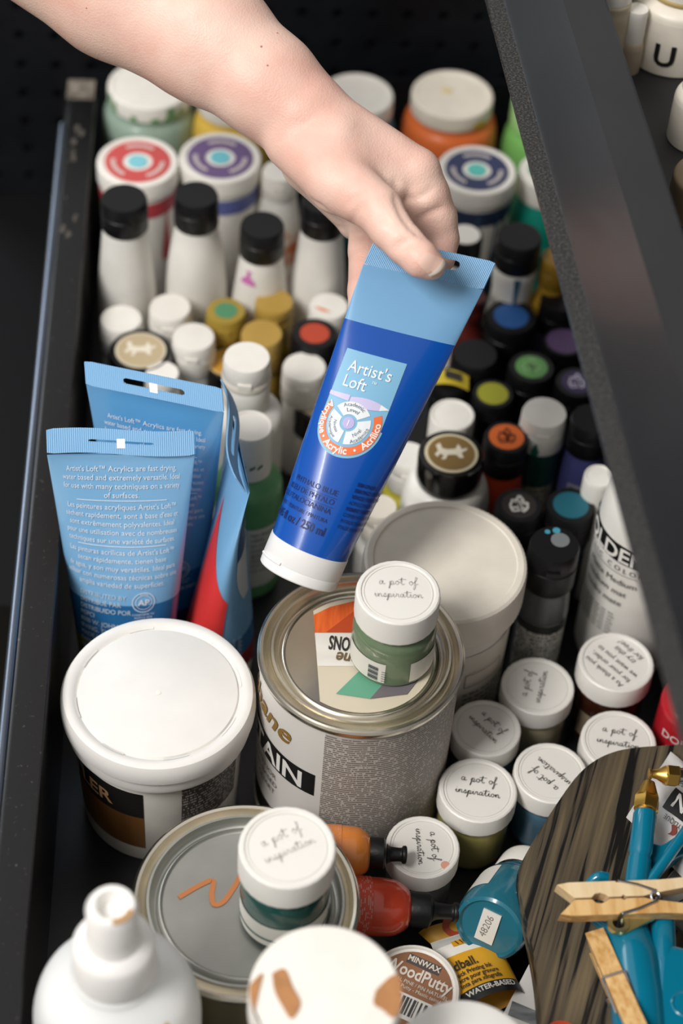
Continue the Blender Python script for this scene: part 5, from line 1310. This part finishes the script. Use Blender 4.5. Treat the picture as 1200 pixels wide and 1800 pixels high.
def surface_nets(v):
    s = v < 0; nx, ny, nz = v.shape
    corners = [(i, j, k) for i in (0, 1) for j in (0, 1) for k in (0, 1)]
    S = sum(s[i:nx - 1 + i, j:ny - 1 + j, k:nz - 1 + k].astype(np.int8) for i, j, k in corners)
    act = (S > 0) & (S < 8); idx = np.full(act.shape, -1, np.int64); c = np.argwhere(act); idx[act] = np.arange(len(c))
    acc = np.zeros((len(c), 3)); cnt = np.zeros(len(c))
    for a in corners:
        for ax in range(3):
            if a[ax] == 1: continue
            b = list(a); b[ax] = 1
            va = v[tuple((c + a).T)]; vb = v[tuple((c + b).T)]; m = (va < 0) != (vb < 0)
            t = va / np.where(m, va - vb, 1); p = np.tile(np.array(a, float), (len(c), 1)); p[:, ax] = t
            acc[m] += p[m]; cnt[m] += 1
    V = c + acc / cnt[:, None]; Q = []
    for ax in range(3):
        u, w = [(1, 2), (2, 0), (0, 1)][ax]
        lo_ = [slice(None)] * 3; hi_ = [slice(None)] * 3; lo_[ax] = slice(0, v.shape[ax] - 1); hi_[ax] = slice(1, v.shape[ax])
        e = s[tuple(lo_)] != s[tuple(hi_)]; pos = np.argwhere(e)
        ok = (pos[:, u] > 0) & (pos[:, w] > 0) & (pos[:, u] < v.shape[u] - 1) & (pos[:, w] < v.shape[w] - 1); pos = pos[ok]
        def g(du, dw):
            q = pos.copy(); q[:, u] -= du; q[:, w] -= dw; return idx[tuple(q.T)]
        quad = np.stack([g(1, 1), g(0, 1), g(0, 0), g(1, 0)], 1)
        fl_ = ~s[tuple(pos.T)]; quad[fl_] = quad[fl_][:, ::-1]; Q.append(quad)
    return V, np.concatenate(Q)
V, Q = surface_nets(vol)
V = lo + V * HS
# relax
for it in range(5):
    acc = np.zeros_like(V); cnt = np.zeros(len(V))
    for i in range(4):
        j = (i + 1) % 4
        np.add.at(acc, Q[:, i], V[Q[:, j]]); np.add.at(cnt, Q[:, i], 1); np.add.at(acc, Q[:, j], V[Q[:, i]]); np.add.at(cnt, Q[:, j], 1)
    V = V + .5 * (acc / np.maximum(cnt, 1)[:, None] - V)
def skinmat():
    m = mat('skin', '#e6c3b2', .48, sss=.12, spec=.4); nt = m.node_tree; b = nt.nodes['Principled BSDF']
    tc = nt.nodes.new('ShaderNodeTexCoord')
    n = nt.nodes.new('ShaderNodeTexNoise'); n.inputs['Scale'].default_value = 24; n.inputs['Detail'].default_value = 4; nt.links.new(tc.outputs['Object'], n.inputs['Vector'])
    r = nt.nodes.new('ShaderNodeValToRGB'); e = r.color_ramp.elements; e[0].position = .34; e[0].color = (*srgb('#dfb0a0'), 1); e[1].position = .66; e[1].color = (*srgb('#ebcbbb'), 1)
    nt.links.new(n.outputs['Fac'], r.inputs[0]); nt.links.new(r.outputs[0], b.inputs['Base Color'])
    v = nt.nodes.new('ShaderNodeTexVoronoi'); v.inputs['Scale'].default_value = 900; nt.links.new(tc.outputs['Object'], v.inputs['Vector'])
    n2 = nt.nodes.new('ShaderNodeTexNoise'); n2.inputs['Scale'].default_value = 260; n2.inputs['Detail'].default_value = 4; nt.links.new(tc.outputs['Object'], n2.inputs['Vector'])
    mt = nt.nodes.new('ShaderNodeMath'); mt.operation = 'ADD'; nt.links.new(v.outputs['Distance'], mt.inputs[0]); nt.links.new(n2.outputs['Fac'], mt.inputs[1])
    bp = nt.nodes.new('ShaderNodeBump'); bp.inputs['Strength'].default_value = .22; bp.inputs['Distance'].default_value = .0006; nt.links.new(mt.outputs[0], bp.inputs['Height']); nt.links.new(bp.outputs[0], b.inputs['Normal'])
    return m
SKIN = skinmat()
HO = Vector(HP(660, 300, 1.05))
me = bpy.data.meshes.new('person'); me.from_pydata([tuple(v) for v in (V - np.array(HO))], [], [tuple(int(i) for i in q) for q in Q]); me.update()
me.materials.append(SKIN)
for p_ in me.polygons: p_.use_smooth = True
person = bpy.data.objects.new('person', me); COL.objects.link(person); person.location = HO
tag(person, 'bare forearm and hand reaching in from the upper left, pinching the blue tube', 'person')
# thumbnail
def nailgrid(c, nu, nv, lift, name, m, v0, v1):
    (b1, b2, t1, t2) = c; mb = MB(); Z = []
    for j in range(nv + 1):
        for i in range(nu + 1):
            u = i / nu; v = v0 + (v1 - v0) * j / nv
            inset = .12 * (1 - v) ** 2 * 1.0
            uu = inset + (1 - 2 * inset) * u
            px = (b1[0] * (1 - uu) + b2[0] * uu) * (1 - v) + (t1[0] * (1 - uu) + t2[0] * uu) * v
            py = (b1[1] * (1 - uu) + b2[1] * uu) * (1 - v) + (t1[1] * (1 - uu) + t2[1] * uu) * v
            bow = math.sin(math.pi * uu)
            ax, ay = t1[0] - b1[0] + t2[0] - b2[0], t1[1] - b1[1] + t2[1] - b2[1]; l = math.hypot(ax, ay)
            px += ax / l * 5 * bow * (v - (1 - v) * .9); py += ay / l * 5 * bow * (v - (1 - v) * .9)
            q = march(px, py)
            if q is None: q = Z[-1] if Z else np.array(HP(px, py, 1.0))
            Z.append(q)
    nrm = -np.array(_f)
    for q in Z: mb.v.append(tuple(q + nrm * lift - np.array(HO)))
    for q in Z: mb.v.append(tuple(q - nrm * .0004 - np.array(HO)))
    w = nu + 1; N_ = len(Z)
    for j in range(nv):
        for i in range(nu):
            a = j * w + i; mb.f.append((a, a + 1, a + w + 1, a + w)); mb.f.append((N_ + a, N_ + a + w, N_ + a + w + 1, N_ + a + 1))
    edge = [i for i in range(nu + 1)] + [j * w + nu for j in range(1, nv + 1)] + [nv * w + i for i in range(nu - 1, -1, -1)] + [j * w for j in range(nv - 1, 0, -1)]
    for a, b in zip(edge, edge[1:] + edge[:1]): mb.f.append((b, a, N_ + a, N_ + b))
    return mb.build(name, m, person, ang=50)
NC = ((733, 468), (754, 441), (755, 486), (783, 459))
nailgrid(NC, 10, 8, .0009, 'thumbnail', mat('nail', '#ecc6b6', .2, coat=.6), 0., .86)
nailgrid(NC, 10, 3, .0011, 'nail_edge', mat('nail_edge', '#eadfd0', .3), .86, 1.06)
for k, (px, py, r) in enumerate(((459, 82, 2.2), (487, 58, 1.6), (470, 115, 1.8), (152, 14, 1.6))):
    q = march(px, py)
    if q is not None:
        MB().lathe([(0, .0003), (r / F * .7, .00025), (r / F, 0)], 12, Matrix.Translation(Vector(q) - HO - _f * .0) @ _f.to_track_quat('-Z', 'Y').to_matrix().to_4x4()).build('mole', ink('#a9705a'), person)
